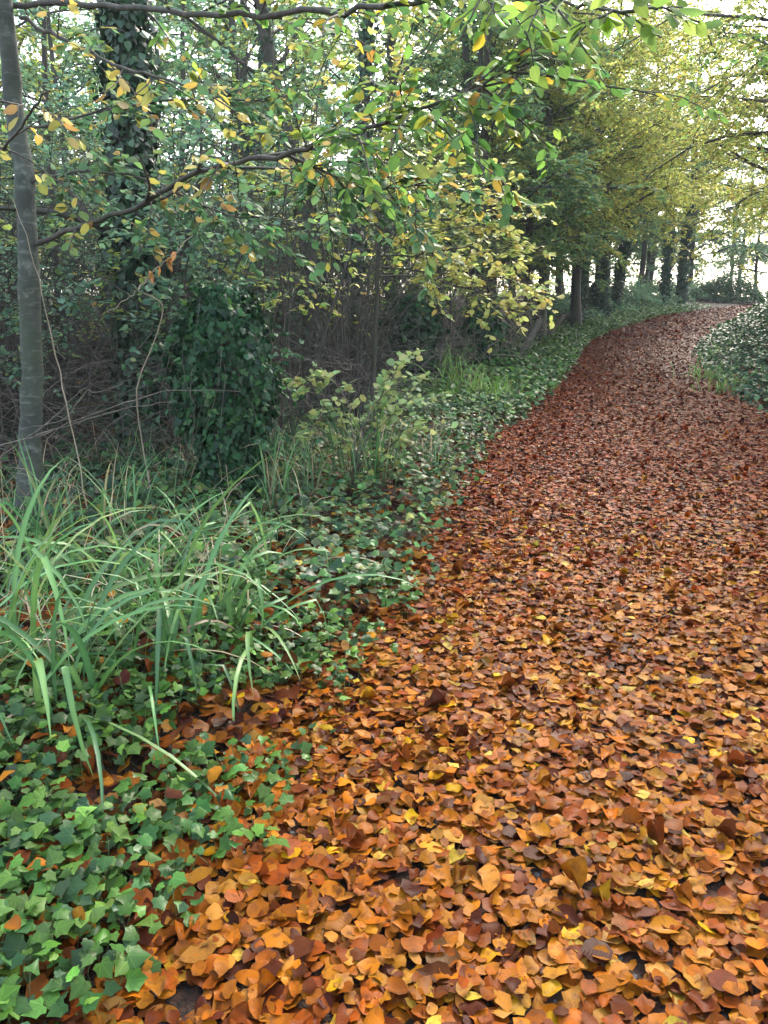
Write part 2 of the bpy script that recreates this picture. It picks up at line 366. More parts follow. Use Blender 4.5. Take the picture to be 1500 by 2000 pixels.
# ------------------------------------------------------------------ ground ivy and low herbs
IVYC = [(.060, .150, .022), (.038, .110, .025), (.09, .21, .032), (.032, .085, .035), (.14, .25, .04)]
IVYW = [30, 30, 16, 20, 6]
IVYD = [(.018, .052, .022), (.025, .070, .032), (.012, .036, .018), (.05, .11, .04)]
def ivy_patch(mb, x, y, T, size, cols, hmax=.10, tilt=.45, stems=False, lean=(0.1, -.35)):
    n = len(x); g = terr(x, y); h = .02 + rng.random(n) ** .8 * hmax
    th = rng.uniform(0, 6.28, n); d = np.stack([np.cos(th), np.sin(th) - .25, NRM(.25, n) - .15], -1)
    nr = np.stack([NRM(tilt, n) + lean[0], NRM(tilt, n) + lean[1], np.ones(n)], -1)
    p = np.stack([x, y, g + h], -1)
    leaves(mb, T, p, d, nr, size, cols, curl=NRM(.22, n) - .1, bend=NRM(.3, n) - .15, wav=np.abs(NRM(.08, n)))
    if stems:
        for k in range(n):
            if rng.random() < .55:
                b = np.array([x[k] + NRM(.02), y[k] + NRM(.02), g[k]]); mb.tube([b, (b + p[k]) / 2 + NRM(.006, 3), p[k]], .0012, 3, (.10, .12, .05), cap=False)
mb = MB()
# bright patch at the lower left
n = 14500; y = U(1.15, 4.3, n); x = Le(y) + .16 - rng.random(n) * (.85 + .55 * y)
w = wob(x * 2.2 + 5, y * 2.0, 1.0) + .6 * wob(x, y, 3.7); dl = Le(y) - x
keep = (w > -.75 + .4 * (dl < .2) + .2 * (y > 3.4) + .2 * (y < 1.6)) & (rng.random(n) < np.clip(.30 + dl * 1.6, 0, .95))
x, y = x[keep], y[keep]; ivy_patch(mb, x, y, T_IVY, U(.022, .054, len(x)), palette(len(x), IVYC, IVYW, .28) * np.array([.85, .80, .75]), .10, stems=True)
ivy_near = tag(mb.obj('ground_ivy', M_IVY), 'bright green lobed ivy creeping over fallen leaves beside the path', None, kind='stuff')
mb = MB()
n = 9500; y = 3.6 + 8.5 * rng.random(n) ** 1.15; x = Le(y) + .12 - rng.random(n) ** 1.25 * 2.6
w = wob(x * 1.6 + 2, y * 1.6, 1.0) + .6 * wob(x, y, 3.1); keep = (w > -1.0) & (rng.random(n) < np.clip(.25 + (Le(y) - x) * 2.5, 0, 1)); x, y = x[keep], y[keep]
ivy_patch(mb, x, y, T_IVY, U(.035, .065, len(x)), palette(len(x), [(.06, .14, .04), (.038, .095, .035), (.10, .19, .045), (.10, .10, .05), (.18, .19, .04), (.025, .06, .028)], [25, 25, 12, 12, 7, 22], .25), .22, .6)
n = 15000; y = U(10, 40, n); x = Le(y) + .1 - rng.random(n) ** 1.3 * 3.5
ivy_patch(mb, x, y, T_IVY2, U(.06, .11, n), palette(n, [(.08, .17, .04), (.05, .12, .04), (.14, .24, .05), (.10, .13, .05), (.03, .08, .03)], [25, 25, 15, 12, 15], .25), .28, .6)
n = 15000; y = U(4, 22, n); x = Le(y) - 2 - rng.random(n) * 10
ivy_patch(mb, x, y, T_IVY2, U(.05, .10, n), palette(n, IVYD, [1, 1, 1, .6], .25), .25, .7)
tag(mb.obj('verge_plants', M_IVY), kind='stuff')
mb = MB()
n = 24000; y = 5 + 21 * rng.random(n) ** .85; x = Re(y) + .05 + rng.random(n) ** .8 * 4.0
ivy_patch(mb, x, y, T_IVY2, U(.05, .095, n), palette(n, [(.06, .13, .06), (.04, .095, .05), (.09, .17, .08), (.025, .06, .035), (.08, .15, .04)], [25, 25, 12, 20, 10], .25), .22, .7, lean=(-.45, -.35))
n = 8000; y = U(24, 46, n); x = Re(y) + .1 + rng.random(n) * 5
ivy_patch(mb, x, y, T_IVY2, U(.09, .16, n), palette(n, [(.06, .14, .05), (.04, .10, .04), (.09, .17, .06)], [1, 1, 1], .25), .35, .7)
tag(mb.obj('bank_ivy', M_IVY), kind='stuff')

# ------------------------------------------------------------------ grass and sedge
GRC = [(.08, .20, .07), (.12, .27, .085), (.05, .14, .055), (.18, .32, .10), (.26, .32, .11)]
STRAW = [(.36, .30, .19), (.28, .21, .13), (.42, .37, .26)]
def blade(mb, base, th, L_, w, lean, droop, col, kink=0, seg=9):
    t = np.linspace(0, 1, seg); a = lean + droop * t ** 1.5
    if kink: a = a + (t > kink) * U(.9, 1.6)
    dx = np.concatenate([[0], np.cumsum(np.sin(a[:-1]))]) * L_ / (seg - 1); dz = np.concatenate([[0], np.cumsum(np.cos(a[:-1]))]) * L_ / (seg - 1)
    side = np.array([-math.sin(th), math.cos(th), 0]); f = np.array([math.cos(th), math.sin(th), 0])
    sw = NRM(.08) * L_
    c = base + dx[:, None] * f + dz[:, None] * np.array([0, 0, 1.]) + side * (sw * t ** 2)[:, None]
    ww = w * np.minimum(1, .55 + 2.2 * t) * np.clip((1 - t) * 2.6, 0, 1) ** .7
    tng = np.gradient(c, axis=0); tng /= np.linalg.norm(tng, axis=1, keepdims=True); up = np.cross(tng, side); up *= np.sign(up[:1, 2:3] + 1e-6)
    rl = NRM(.5); s2 = side * math.cos(rl) + up * math.sin(rl)
    fold = up * .35
    V = np.concatenate([c + (s2 + fold) * ww[:, None] * .5, c, c + (-s2 + fold) * ww[:, None] * .5])
    i = np.arange(seg - 1); q = np.concatenate([np.stack([i, i + 1, seg + i + 1, seg + i], -1), np.stack([seg + i, seg + i + 1, 2 * seg + i + 1, 2 * seg + i], -1)])
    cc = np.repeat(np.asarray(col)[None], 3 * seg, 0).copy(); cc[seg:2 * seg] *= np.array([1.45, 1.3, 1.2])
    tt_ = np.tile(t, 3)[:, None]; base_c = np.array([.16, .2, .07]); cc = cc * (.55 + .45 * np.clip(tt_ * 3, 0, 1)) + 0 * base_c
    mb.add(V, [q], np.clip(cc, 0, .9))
def tuft(loc, n, L0, L1, w, cols, cw, lean=.25, droop=1.3, az=None, azs=6.28, spread=.05, straw=.12, label='', group=None, name='sedge_tuft'):
    loc = np.array(loc); mb = MB(); cc = palette(n, cols, cw, .15); cs = palette(n, STRAW, [1, 1, 1], .2)
    for k in range(n):
        th = U(0, 6.28) if az is None or rng.random() < .25 else az + NRM(azs)
        b = np.array([NRM(spread), NRM(spread), 0]); b[2] = terr(loc[0] + b[0], loc[1] + b[1]) - loc[2] - .01
        dead = rng.random() < straw
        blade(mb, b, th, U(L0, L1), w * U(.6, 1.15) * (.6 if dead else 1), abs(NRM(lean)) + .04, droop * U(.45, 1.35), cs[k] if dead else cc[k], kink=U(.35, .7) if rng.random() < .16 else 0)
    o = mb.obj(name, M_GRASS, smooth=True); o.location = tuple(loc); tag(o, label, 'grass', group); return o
TG = 'sedge tufts along the left verge'
near = [((215, 1390), 26, .55, .95, .3, 'broad green sedge tuft arching over the ivy beside the fallen leaves'),
        ((60, 1330), 26, .6, 1.05, 1.2, 'tall sedge tuft at the left edge with folded blade tips'),
        ((400, 1300), 30, .5, .95, -.3, 'widest sedge tuft with long blades drooping onto the leafy path'),
        ((560, 1240), 26, .4, .8, -.4, 'sedge tuft at the path edge with pale folded blades'),
        ((150, 1200), 24, .6, 1.0, .8, 'upright sedge tuft in front of the smooth grey tree'),
        ((330, 1170), 22, .5, .9, 0, 'dense sedge tuft in the middle of the grassy verge'),
        ((470, 1130), 22, .5, .8, -.2, 'sedge tuft growing at the foot of the large ivy covered stump'),
        ((20, 1480), 14, .6, .95, .2, 'sedge tuft in the lower left corner above bright ivy'),
        ((640, 1130), 16, .35, .6, -.4, 'small sedge tuft among low herbs close to the path')]
for (uv, n, l0, l1, az, lab) in near:
    tuft(G(uv[0] - 50 - .12 * uv[0], uv[1]), int(n * .95), l0 * 1.05, l1 * 1.15, .0215, GRC, [25, 25, 20, 15, 6], az=az * .5 - .4, azs=1.2, lean=.6, label=lab, group=TG, straw=.08, droop=2.0, spread=.08)
for (uv, n, l0, l1, lab) in [((540, 1010), 24, .5, .9, 'sedge tuft right of the foot of the large ivy stump'), ((600, 980), 16, .5, .8, 'thin sedge tuft beneath the yellow leaved shrub'),
        ((690, 960), 26, .6, .95, 'upright sedge tuft below the middle of the yellow leaved shrub'), ((740, 950), 26, .6, 1.0, 'tall narrow sedge tuft under the right side of the yellow leaved shrub'), ((850, 930), 18, .4, .8, 'sedge tuft with one long blade leaning toward the path'),
        ((250, 1080), 20, .5, .8, 'sedge tuft in shade right of the smooth grey tree'), ((100, 1100), 20, .5, .9, 'sedge tuft at the foot of the smooth grey tree')]:
    tuft(G(*uv), n, l0, l1, .013, GRC[:3] + STRAW[:1], [25, 10, 25, 8], lean=.18, droop=1.0, label=lab, group=TG, straw=.15, spread=.07)
for (uv, n, l0, l1, lab) in [((900, 780), 60, .5, .9, 'bright grass clump between the ivy stumps and the path'), ((945, 800), 70, .4, .8, 'lime green grass clump nearest the path bend'), ((985, 790), 50, .35, .6, 'low lime grass clump spilling onto the path edge'), ((870, 740), 40, .5, .9, 'pale grass clump at the foot of the middle ivy stump')]:
    tuft(G(*uv), n, l0, l1, .016, [(.16, .33, .06), (.24, .42, .09), (.12, .24, .06)], [1, 1, 1], lean=.3, droop=1.3, label=lab, group='bright grass clumps by the path', straw=.15, spread=.16, name='grass_clump')
for (uv, n, l0, l1, lab) in [((1385, 745), 70, .3, .55, 'bright grass clump at the inner corner of the ivy bank'), ((1405, 700), 60, .3, .5, 'grass clump on the point of the ivy bank'), ((1425, 770), 50, .3, .5, 'short grass clump on the lower slope of the ivy bank')]:
    p = G(*uv); tuft(p, n, l0, l1, .016, [(.14, .30, .07), (.20, .38, .10)], [1, 1], lean=.4, droop=1.4, label=lab, group='grass clumps on the right bank', straw=.1, spread=.22, name='grass_clump')
# short grass fringe far along the left verge
mb = MB()
for k in range(1500):
    y = U(13, 38); x = Le(y) - abs(NRM(.6)) + .1; blade(mb, ground(x, y), U(0, 6.28), U(.12, .3), .016, abs(NRM(.3)), U(.4, 1.4), palette(1, [(.12, .26, .05), (.2, .36, .08)], [1, 1])[0], seg=4)
for k in range(1500):                                     # straw and thin blades tangled through the near verge
    y = U(2.6, 8); x = Le(y) - .5 - .07 * y - rng.random() * 3.0; st = rng.random() < .45
    blade(mb, ground(x, y), U(0, 6.28), U(.2, .65), .0055, abs(NRM(.7)), U(.6, 2.2), palette(1, STRAW if st else GRC[:3], [1, 1, 1])[0], seg=6)
tag(mb.obj('grass', M_GRASS), kind='stuff')

# ------------------------------------------------------------------ trees
def unit(v): v = np.asarray(v, float); return v / (np.linalg.norm(v) + 1e-9)
def limb_pts(p0, d0, L_, n, wig=.12, up=0.0, droop=0.0):
    p = [np.array(p0, float)]; d = unit(d0)
    for i in range(n - 1):
        d = unit(d + NRM(wig, 3) + np.array([0, 0, up - droop * i / n])); p.append(p[-1] + d * L_ / (n - 1))
    return np.array(p)
class Crown:
    """gathers leaf positions"""
    def __init__(s): s.p = []; s.d = []; s.n = []
    def twig(s, pts, k, nz=.35, ang=.9, hang=.15):
        n = len(pts); t = rng.uniform(.1, 1.0, k) * (n - 1); i = np.minimum(t.astype(int), n - 2); f = (t - i)[:, None]
        P = pts[i] * (1 - f) + pts[i + 1] * f; D = pts[i + 1] - pts[i]; D /= np.linalg.norm(D, axis=1, keepdims=True) + 1e-9
        S = np.cross(D, np.array([0, 0, 1.])); S /= np.linalg.norm(S, axis=1, keepdims=True) + 1e-6
        sg = rng.choice([-1, 1], k)[:, None]
        s.p.append(P); s.d.append(D * math.cos(ang) + S * sg * math.sin(ang) + rng.normal(0, .2, (k, 3)) - np.array([0, 0, hang]))
        s.n.append(np.array([0, 0, 1.]) + rng.normal(0, nz, (k, 3)))
    def build(s, mb, T, s0, s1, cols, curl=.2, **kw):
        P, D, N_ = map(np.concatenate, (s.p, s.d, s.n)); n = len(P)
        leaves(mb, T, P, D, N_, U(s0, s1, n), cols(n) if callable(cols) else cols, curl=rng.normal(.05, curl, n), bend=NRM(.3, n), wav=.06)
        return n
def canopy_tree(root, H, z0, r, nl, Ll, ivy=None, nsub=9, ntw=7, nlf=11, lean=(0, 0), cols=None, ls=(.075, .11), sub=None):
    top = np.array([lean[0] * H, lean[1] * H, H]); n = 12; t = np.linspace(0, 1, n)
    tr = np.outer(t, top) + np.cumsum(NRM(.05, (n, 3)), 0) * np.array([1, 1, 0]); tr[0] = (0, 0, -.15)
    rad = r * (1 - .85 * t) + .012; rad[0] *= 1.5
    tm = MB(); tm.tube(tr, rad, 9); lm = MB(); cr = Crown()
    for k in range(nl):
        f = (z0 + (H * .97 - z0) * ((k + rng.random()) / nl) ** 1.05) / H; b = np.array([np.interp(f, t, tr[:, j]) for j in range(3)])
        a = k * 2.4 + NRM(.4); LL = Ll * U(.65, 1.1) * (1 - .5 * f)
        L1 = limb_pts(b, (math.cos(a), math.sin(a), U(.05, .8)), LL, 7, .13, up=.02, droop=.28)
        r1 = np.interp(f, t, rad) * .42; lm.tube(L1, np.linspace(r1, .008, 7), 5)
        for j in range(nsub):
            q = U(.22, 1) * 6; i = min(int(q), 5); pb = L1[i] + (L1[i + 1] - L1[i]) * (q - i); dd = unit(L1[i + 1] - L1[i]); sd = unit(np.cross(dd, (0, 0, 1))) * (1 if j % 2 else -1)
            L2 = limb_pts(pb, dd * .6 + sd * U(.5, 1.1) + np.array([0, 0, NRM(.25)]), LL * U(.2, .42), 5, .16, droop=.35)
            lm.tube(L2, np.linspace(.010, .004, 5), 3, cap=False); cr.twig(L2, nlf // 2)
            for m_ in range(ntw if f < .6 else max(2, int(ntw * (1.35 - 1.2 * f)))):
                q2 = U(.15, 1) * 4; i2 = min(int(q2), 3); pb2 = L2[i2]; d2 = unit(L2[i2 + 1] - L2[i2]); s2 = unit(np.cross(d2, (0, 0, 1))) * rng.choice([-1, 1])
                L3 = limb_pts(pb2, d2 * .7 + s2 * .7 + np.array([0, 0, NRM(.22) - .12]), U(.25, .6), 3, .15, droop=.4)
                if m_ < 3: lm.tube(L3, .003, 3, cap=False)
                cr.twig(L3, nlf)
    fm = MB(); cr.build(fm, T_LO, ls[0], ls[1], cols)
    tm.obj('trunk', M_BARK, root); lm.obj('limbs', M_BARK, root); fm.obj('crown', M_FAR, root)
    if ivy:
        im = MB(); n = int(ivy * 900); zz = rng.random(n) ** .9 * ivy; aa = U(0, 6.28, n)
        bulge = 1 + .5 * np.sin(zz * 2.3 + np.sin(aa * 2)) ** 2
        rr = (np.interp(zz, tr[:, 2], rad) + .02 + rng.random(n) ** 1.5 * .12 * bulge); cx = np.interp(zz, tr[:, 2], tr[:, 0]); cy = np.interp(zz, tr[:, 2], tr[:, 1])
        P = np.stack([cx + rr * np.cos(aa), cy + rr * np.sin(aa), zz], -1); ou = np.stack([np.cos(aa), np.sin(aa), .5 * np.ones(n)], -1)
        leaves(im, T_IVY2, P, np.stack([NRM(.5, n), NRM(.5, n), -np.ones(n)], -1), ou + NRM(.45, (n, 3)), U(.06, .10, n), palette(n, IVYD, [3, 2, 3, .6], .3), curl=NRM(.2, n))
        im.obj('ivy', M_IVYF, root)
GREEN = lambda n: palette(n, [(.20, .34, .14), (.14, .26, .12), (.31, .44, .15), (.42, .46, .13), (.52, .42, .10)], [28, 24, 20, 10, 3], .22)
YELG = lambda n: palette(n, [(.26, .38, .10), (.40, .47, .10), (.52, .48, .11), (.18, .30, .09), (.58, .44, .10), (.42, .24, .07)], [24, 26, 22, 14, 8, 3], .2)
GOLD = lambda n: palette(n, [(.50, .54, .13), (.62, .60, .16), (.40, .50, .14), (.54, .42, .11), (.28, .42, .12)], [26, 22, 20, 12, 10], .2)
TEAL = lambda n: palette(n, [(.17, .31, .19), (.13, .25, .16), (.25, .39, .20), (.38, .44, .17)], [28, 24, 18, 6], .22)
P = {}
def proto(key, name, *a, **k):
    o = empty(name, (0, 0, 0)); canopy_tree(o, *a, **k); P[key] = o; o['used'] = 0
proto('ivy_green', 'ivy_clad_tree', 12, 3.4, .12, 24, 4.2, ivy=5.5, cols=GREEN)
proto('ivy_lean', 'ivy_clad_tree', 11, 3.6, .11, 22, 4.0, ivy=6.0, lean=(.13, .0), cols=YELG)
proto('yellow', 'beech_tree', 12, 2.7, .14, 28, 4.8, cols=YELG, nlf=14, ls=(.08, .12))
proto('gold', 'beech_tree', 13, 3.0, .15, 30, 6.2, cols=GOLD, nlf=16, nsub=13, ls=(.08, .12))
proto('widegold', 'beech_tree', 10, 2.3, .2, 32, 8.6, cols=GOLD, nlf=13, nsub=15, ls=(.07, .105))
proto('widegreen', 'beech_tree', 10, 2.7, .2, 28, 7.6, cols=GREEN, nlf=13, nsub=15, ls=(.07, .105))
proto('green', 'woodland_tree', 12, 1.7, .13, 30, 4.2, cols=GREEN, nlf=14, ls=(.085, .13))
proto('teal', 'woodland_tree', 13, 1.5, .15, 30, 4.4, cols=TEAL, nlf=14, ls=(.085, .13))
def put(key, x, y, s, rz, label, cat='tree', group='trees of the wood', tn=(1, 1, 1), sz=None):
    o = P[key]
    if o['used']: o = copy_tree(o)
    else: o['used'] = 1
    o.location = tuple(ground(x, y)); o.rotation_euler = (0, 0, rz); o.scale = (s, s, sz or s); tag(o, label, cat, group); tint(o, tn); return o
def X(u, y): return (u - 750) / F_PX * (y * CP + .0) * 1.0 + (u - 750) / F_PX * (.9 * SP)   # where a column of the photo falls at y metres ahead
# trunks one can tell apart beyond the first bend
for (k, u, y, s, rz, lab) in [
    ('ivy_green', 1122, 27, .95, .3, 'thick ivy dark trunk nearest the leaning posts'),
    ('ivy_lean', 1192, 34, 1.05, .1, 'ivy clad trunk leaning right, close to the bright gaps past the path bend'),
    ('ivy_green', 1176, 32, .9, 2.3, 'straight ivy clad trunk just left of the leaning one'),
    ('ivy_green', 1292, 40, 1.1, 1.2, 'ivy clad tree with rusty yellow leaves above the path bend'),
    ('ivy_green', 1324, 42, 1.1, 4.0, 'ivy clad tree beside the path near its highest point'),
    ('yellow', 1086, 31, .95, 1.0, 'slender yellowing tree behind the thick ivy trunk'),
    ('yellow', 1142, 38, 1.0, 3.0, 'slender yellowing tree between two ivy clad trunks'),
    ('yellow', 1240, 44, 1.1, 5.0, 'slender yellowing tree standing in the bright gap past the bend'),
    ('green', 1030, 22, .85, 2.0, 'green tree with low sprays behind the leaning posts'),
    ('green', 960, 26, .95, 4.2, 'green tree behind the smallest ivy stump'),
    ('green', 905, 19, .8, .8, 'green tree between the two smaller ivy stumps')]:
    put(k, X(u, y), y, s, rz, lab)
# canopy over the path, backlit
for (k, x, y, s, rz, lab, tn) in [
    ('gold', 4.2, 21.5, .9, .4, 'golden beech over the left side of the path', (1, 1, 1)),
    ('gold', 9.0, 33.5, 1.0, 2.4, 'golden beech beyond the leaning posts', (1.0, .95, .9)),
    ('widegold', 10.2, 13.0, .95, 4.0, 'golden beech overhanging from the right bank', (1, 1, 1)),
    ('widegreen', 8.6, 9.3, .85, 2.8, 'green beech reaching in from the right edge', (1, 1.1, .8)),
    ('widegold', 12.6, 18, 1.0, 1.0, 'tall golden beech leaning its limbs over the path from behind the bank', (1, 1, 1)),

    ('widegreen', 16.0, 23.5, .9, 1.4, 'green tree hanging over the right bank', (.9, 1.05, .9)),
    ('teal', 22.5, 38, .75, .4, 'blue green tree over the far right of the path', (1, 1.05, 1)),
    ('gold', 2.9, 22.5, .95, 5.4, 'golden beech right behind the smallest ivy stump', (1, 1, 1)),
    ('gold', 6.4, 26.5, 1.0, 3.1, 'golden beech left of the thick ivy trunk', (1, 1, 1)),
    ('widegold', 9.4, 16.2, .9, 1.9, 'golden beech just right of the grass clumps on the bank', (1, 1, 1)),
    ('widegold', 11.9, 22.3, .95, 5.0, 'golden beech whose limbs reach left over the middle of the path', (1, 1, .95)),
    ('teal', 15.5, 56, 1.1, 1.3, 'blue green tree in the back row, left of the path crest', (1, 1, 1)),
    ('yellow', 18.8, 57, 1.1, 4.3, 'yellowing tree in the back row above the path crest', (1, 1, 1)),
    ('teal', 12.0, 60, 1.2, 3.3, 'blue green tree in the back row behind the rusty leaved tree', (1, 1, 1)),
    ('green', 21.5, 62, 1.15, .7, 'green tree in the back row right of the yellowing one', (1, 1, 1)),
    ('teal', 26.5, 60, 1.0, 5.3, 'blue green tree in the back row over the right end of the path', (1, 1, 1)),
    ('widegreen', 13.6, 20.5, .85, .3, 'green beech with low limbs behind the grass clump on the bank', (1, 1, 1)),
    ('teal', 13.0, 47, 1.0, 5.1, 'blue green tree filling the gap past the rusty leaved tree', (1, 1, 1)),
    ('green', 16.5, 51, 1.0, 1.1, 'green tree right of the gap past the path bend', (1, 1, 1)),
    ('teal', 24.0, 50, .9, 2.1, 'blue green tree at the crest right of the rounded evergreen bush', (1, 1, 1)),
    ('teal', 9.5, 52, 1.1, .1, 'blue green tree beyond the two ivy clad trunks', (1, 1, 1)),
    ('green', 28.5, 66, 1.1, 1.9, 'faraway green tree at the right end of the path crest', (1, 1, 1)),
    ('teal', 23.0, 70, 1.2, 2.9, 'faraway blue green tree above the path crest', (1, 1, 1)),
    ('widegold', 20.0, 31, 1.0, 3.1, 'golden beech where the bank hides the path', (1, 1, .9)),
    ('gold', 17.0, 46, 1.1, 1.7, 'distant golden tree past the bend', (1, 1, 1)),
    ('teal', 20.0, 53, 1.1, 3.7, 'distant blue green tree past the bend', (1, 1, 1)),
    ('green', 26.0, 56, .9, 2.7, 'distant green tree right of the brightest gap', (1, 1, 1))]:
    put(k, x, y, s, rz, lab, tn=tn)
# the crowded wood on the left
spots = []
tries = 0
while len(spots) < 34 and tries < 4000:
    tries += 1
    y = U(12, 52); x = U(-.62 * y - 4, min(float(Le(y)) - 2.2, .28 * y))
    if all((x - a) ** 2 + (y - b) ** 2 > (2.6 + y * .03) ** 2 for a, b in spots): spots.append((x, y))
for i, (x, y) in enumerate(spots):
    k = ['green', 'teal', 'ivy_green', 'yellow', 'teal', 'green', 'ivy_lean'][i % 7]
    lab = {'green': 'green leaved tree in the crowded wood left of the path', 'teal': 'blue green leaved tree in the crowded wood left of the path', 'ivy_green': 'ivy clad tree deep in the crowded wood left of the path',
           'yellow': 'yellowing tree in the crowded wood left of the path', 'ivy_lean': 'leaning ivy clad tree deep in the crowded wood left of the path'}[k]
    g = U(.85, 1.15); put(k, x, y, U(.75, 1.15), U(0, 6.28), lab, group='crowded trees left of the path', tn=(g * .93, g, g * 1.12))

# ---- thin stems and bushes under the trees
def bush_proto(name, ns, H, spread, nlf, cols, ls=(.055, .085), bare=.3, T=T_MID, r=.011, arch=.25, part='leaves'):
    o = empty(name, (0, 0, 0)); sm = MB(); cr = Crown()
    for k in range(ns):
        a = U(0, 6.28); L_ = H * U(.55, 1.05); d = (math.cos(a) * spread * U(.2, 1), math.sin(a) * spread * U(.2, 1), 1)
        S = limb_pts((NRM(.08), NRM(.08), -.05), d, L_, 9, .14, up=.03, droop=arch * .5); sm.tube(S, np.linspace(r * U(.6, 1.3), .0025, 9), 5, cap=False)
        for j in range(int(7 + 3 * rng.random())):
            f = bare + (1 - bare) * rng.random(); q = f * 8; i = min(int(q), 7); pb = S[i] + (S[i + 1] - S[i]) * (q - i); a2 = U(0, 6.28)
            L2 = limb_pts(pb, (math.cos(a2), math.sin(a2), U(-.1, .7)), U(.3, .9) * H / 4, 5, .18, droop=.3); sm.tube(L2, np.linspace(.0045, .0018, 5), 3, cap=False)
            if nlf: cr.twig(L2, nlf)
            for m_ in range(2):
                L3 = limb_pts(L2[1 + m_], unit(L2[-1] - L2[0]) + NRM(.6, 3), U(.15, .45), 4, .2, droop=.2); sm.tube(L3, .0018, 3, cap=False)
                if nlf: cr.twig(L3, nlf // 2 + 1)
    sm.obj('stems', M_STEM, o)
    if nlf: fm = MB(); cr.build(fm, T, ls[0], ls[1], cols); fm.obj(part, M_LEAF, o)
    o['used'] = 0; return o
P['hazel'] = bush_proto('hazel_bush', 14, 5.4, .35, 12, GREEN, bare=.45)
P['hazel2'] = bush_proto('hazel_bush', 13, 4.8, .45, 12, TEAL, bare=.42)
P['hazely'] = bush_proto('hazel_bush', 11, 5.6, .3, 12, YELG)
P['whips'] = bush_proto('bare_bush', 20, 4.2, .35, 0, None, bare=.15, r=.014)
P['thicket'] = bush_proto('bramble_bush', 18, 1.7, .9, 4, lambda n: palette(n, [(.12, .05, .03), (.06, .10, .04), (.20, .11, .05)], [1, 2, 1]), bare=.15, arch=.9, r=.005)
lb = {'hazel': ('green leaved bush with thin stems in the undergrowth', 'bush'), 'hazel2': ('blue green leaved bush in the shaded undergrowth', 'bush'), 'hazely': ('yellow green leaved bush with whippy stems in the undergrowth', 'bush'),
      'whips': ('bare whippy bush of thin upright stems in the undergrowth', 'bush'), 'thicket': ('low arching bramble bush with few leaves in the undergrowth', 'bush')}
sp2 = []; tries = 0
while len(sp2) < 110 and tries < 6000:
    tries += 1; y = 7.5 + 24 * rng.random() ** 1.3; x = U(-.58 * y - 1, min(float(Le(y)) - 1.6, .2 * y))
    uu = 750 + F_PX * x / (y * CP + .3)
    if (uu > 690 and y < 14) or (uu > 880 and y < 22): continue
    if all((x - a) ** 2 + (y - b) ** 2 > .85 ** 2 for a, b in sp2): sp2.append((x, y))
seq = ['whips', 'hazel2', 'thicket', 'hazel2', 'hazel', 'whips', 'thicket', 'hazel', 'whips', 'hazel2', 'hazely']
for i, (x, y) in enumerate(sp2):
    k = seq[i % len(seq)]; g = U(.8, 1.1)
    if 750 + F_PX * x / (y * CP + .3) > 560 and y < 20: k = ['whips', 'thicket', 'whips', 'hazely'][i % 4]
    put(k, x, y, U(.75, 1.2), U(0, 6.28), lb[k][0], 'bush', {'whips': 'bare bushes in the undergrowth', 'thicket': 'bramble bushes in the undergrowth'}.get(k, 'leafy bushes in the undergrowth'), tn=(g * .95, g, g * 1.08))
# tangle of dead twigs on the floor of the wood
mb = MB()
for k in range(5500):
    y = 6.5 + 16 * rng.random() ** 1.2; x = Le(y) - 1.4 - rng.random() * (3 + .62 * y); h = rng.random() ** 1.3 * 1.1
    p = limb_pts(ground(x, y) + np.array([0, 0, h]), (NRM(1), NRM(1), NRM(.6)), U(.5, 1.8), 6, .28, droop=.15)
    mb.tube(p, np.linspace(U(.0025, .006), .0015, 6), 3, palette(1, [(1, 1, 1)], [1])[0], cap=False)
tag(mb.obj('undergrowth', M_TWIG), kind='stuff')
mb = MB()
for k in range(1900):
    y = 6.6 + 9 * rng.random(); x = Le(y) - 1.9 - rng.random() * (2.5 + .5 * y); h = .3 + rng.random() * 2.6
    p = limb_pts(ground(x, y) + np.array([0, 0, h]), (NRM(1), NRM(.7), NRM(.9)), U(.6, 2.0), 7, .22, droop=.1); q = U(.002, .006); mb.tube(p, np.linspace(q, .0012, 7), 3, (1, 1, 1), cap=False)
    for j in range(2): mb.tube(limb_pts(p[2 + 2 * j], unit(p[3] - p[2]) + NRM(.7, 3), U(.2, .6), 4, .2), .0012, 3, (1, 1, 1), cap=False)
tag(mb.obj('twig_tangle', M_STEM), kind='stuff')

# far woodland closing the view on the left
mb = MB(); n = 20000; y = U(50, 64, n); x = U(-62, 9, n); z = rng.random(n) * 17
keep = wob(x * .6, z * .9, 1.0) + .5 * wob(x, z, 2.3) > -.75; x, y, z = x[keep], y[keep], z[keep]; n = len(x)
leaves(mb, T_LO, np.stack([x, y, z + 1.5], -1), NRM(1, (n, 3)), NRM(1, (n, 3)) + np.array([0, -.3, .8]), U(.25, .45, n), palette(n, [(.18, .30, .12), (.14, .25, .12), (.34, .38, .12)], [3, 3, 1], .3))
n = 15000; y = U(66, 78, n); x = U(2, 33, n); z = 2.0 + rng.random(n) ** 1.2 * 13
keep = (wob(x * .9, z * .8, 1.0) + .6 * wob(x * 1.3, z * 1.2, 2.3) > -.35); x, y, z = x[keep], y[keep], z[keep]; n = len(x)
leaves(mb, T_LO, np.stack([x, y, z], -1), NRM(1, (n, 3)), NRM(1, (n, 3)) + np.array([0, -.3, .8]), U(.2, .4, n), palette(n, [(.18, .30, .18), (.14, .25, .16), (.34, .38, .14)], [3, 3, 1], .3))
tag(mb.obj('far_woodland', M_FAR), kind='stuff')
mb = MB()
for k in range(1500):
    y = U(14.5, 21); x = Le(y) - 1.2 - rng.random() * 5.5; h = rng.random() ** 1.2 * 1.6
    p = limb_pts(ground(x, y) + np.array([0, 0, h]), (NRM(1), NRM(.6), NRM(.9)), U(.4, 1.3), 6, .25, droop=.3); mb.tube(p, np.linspace(.007, .003, 6), 3, cap=False)
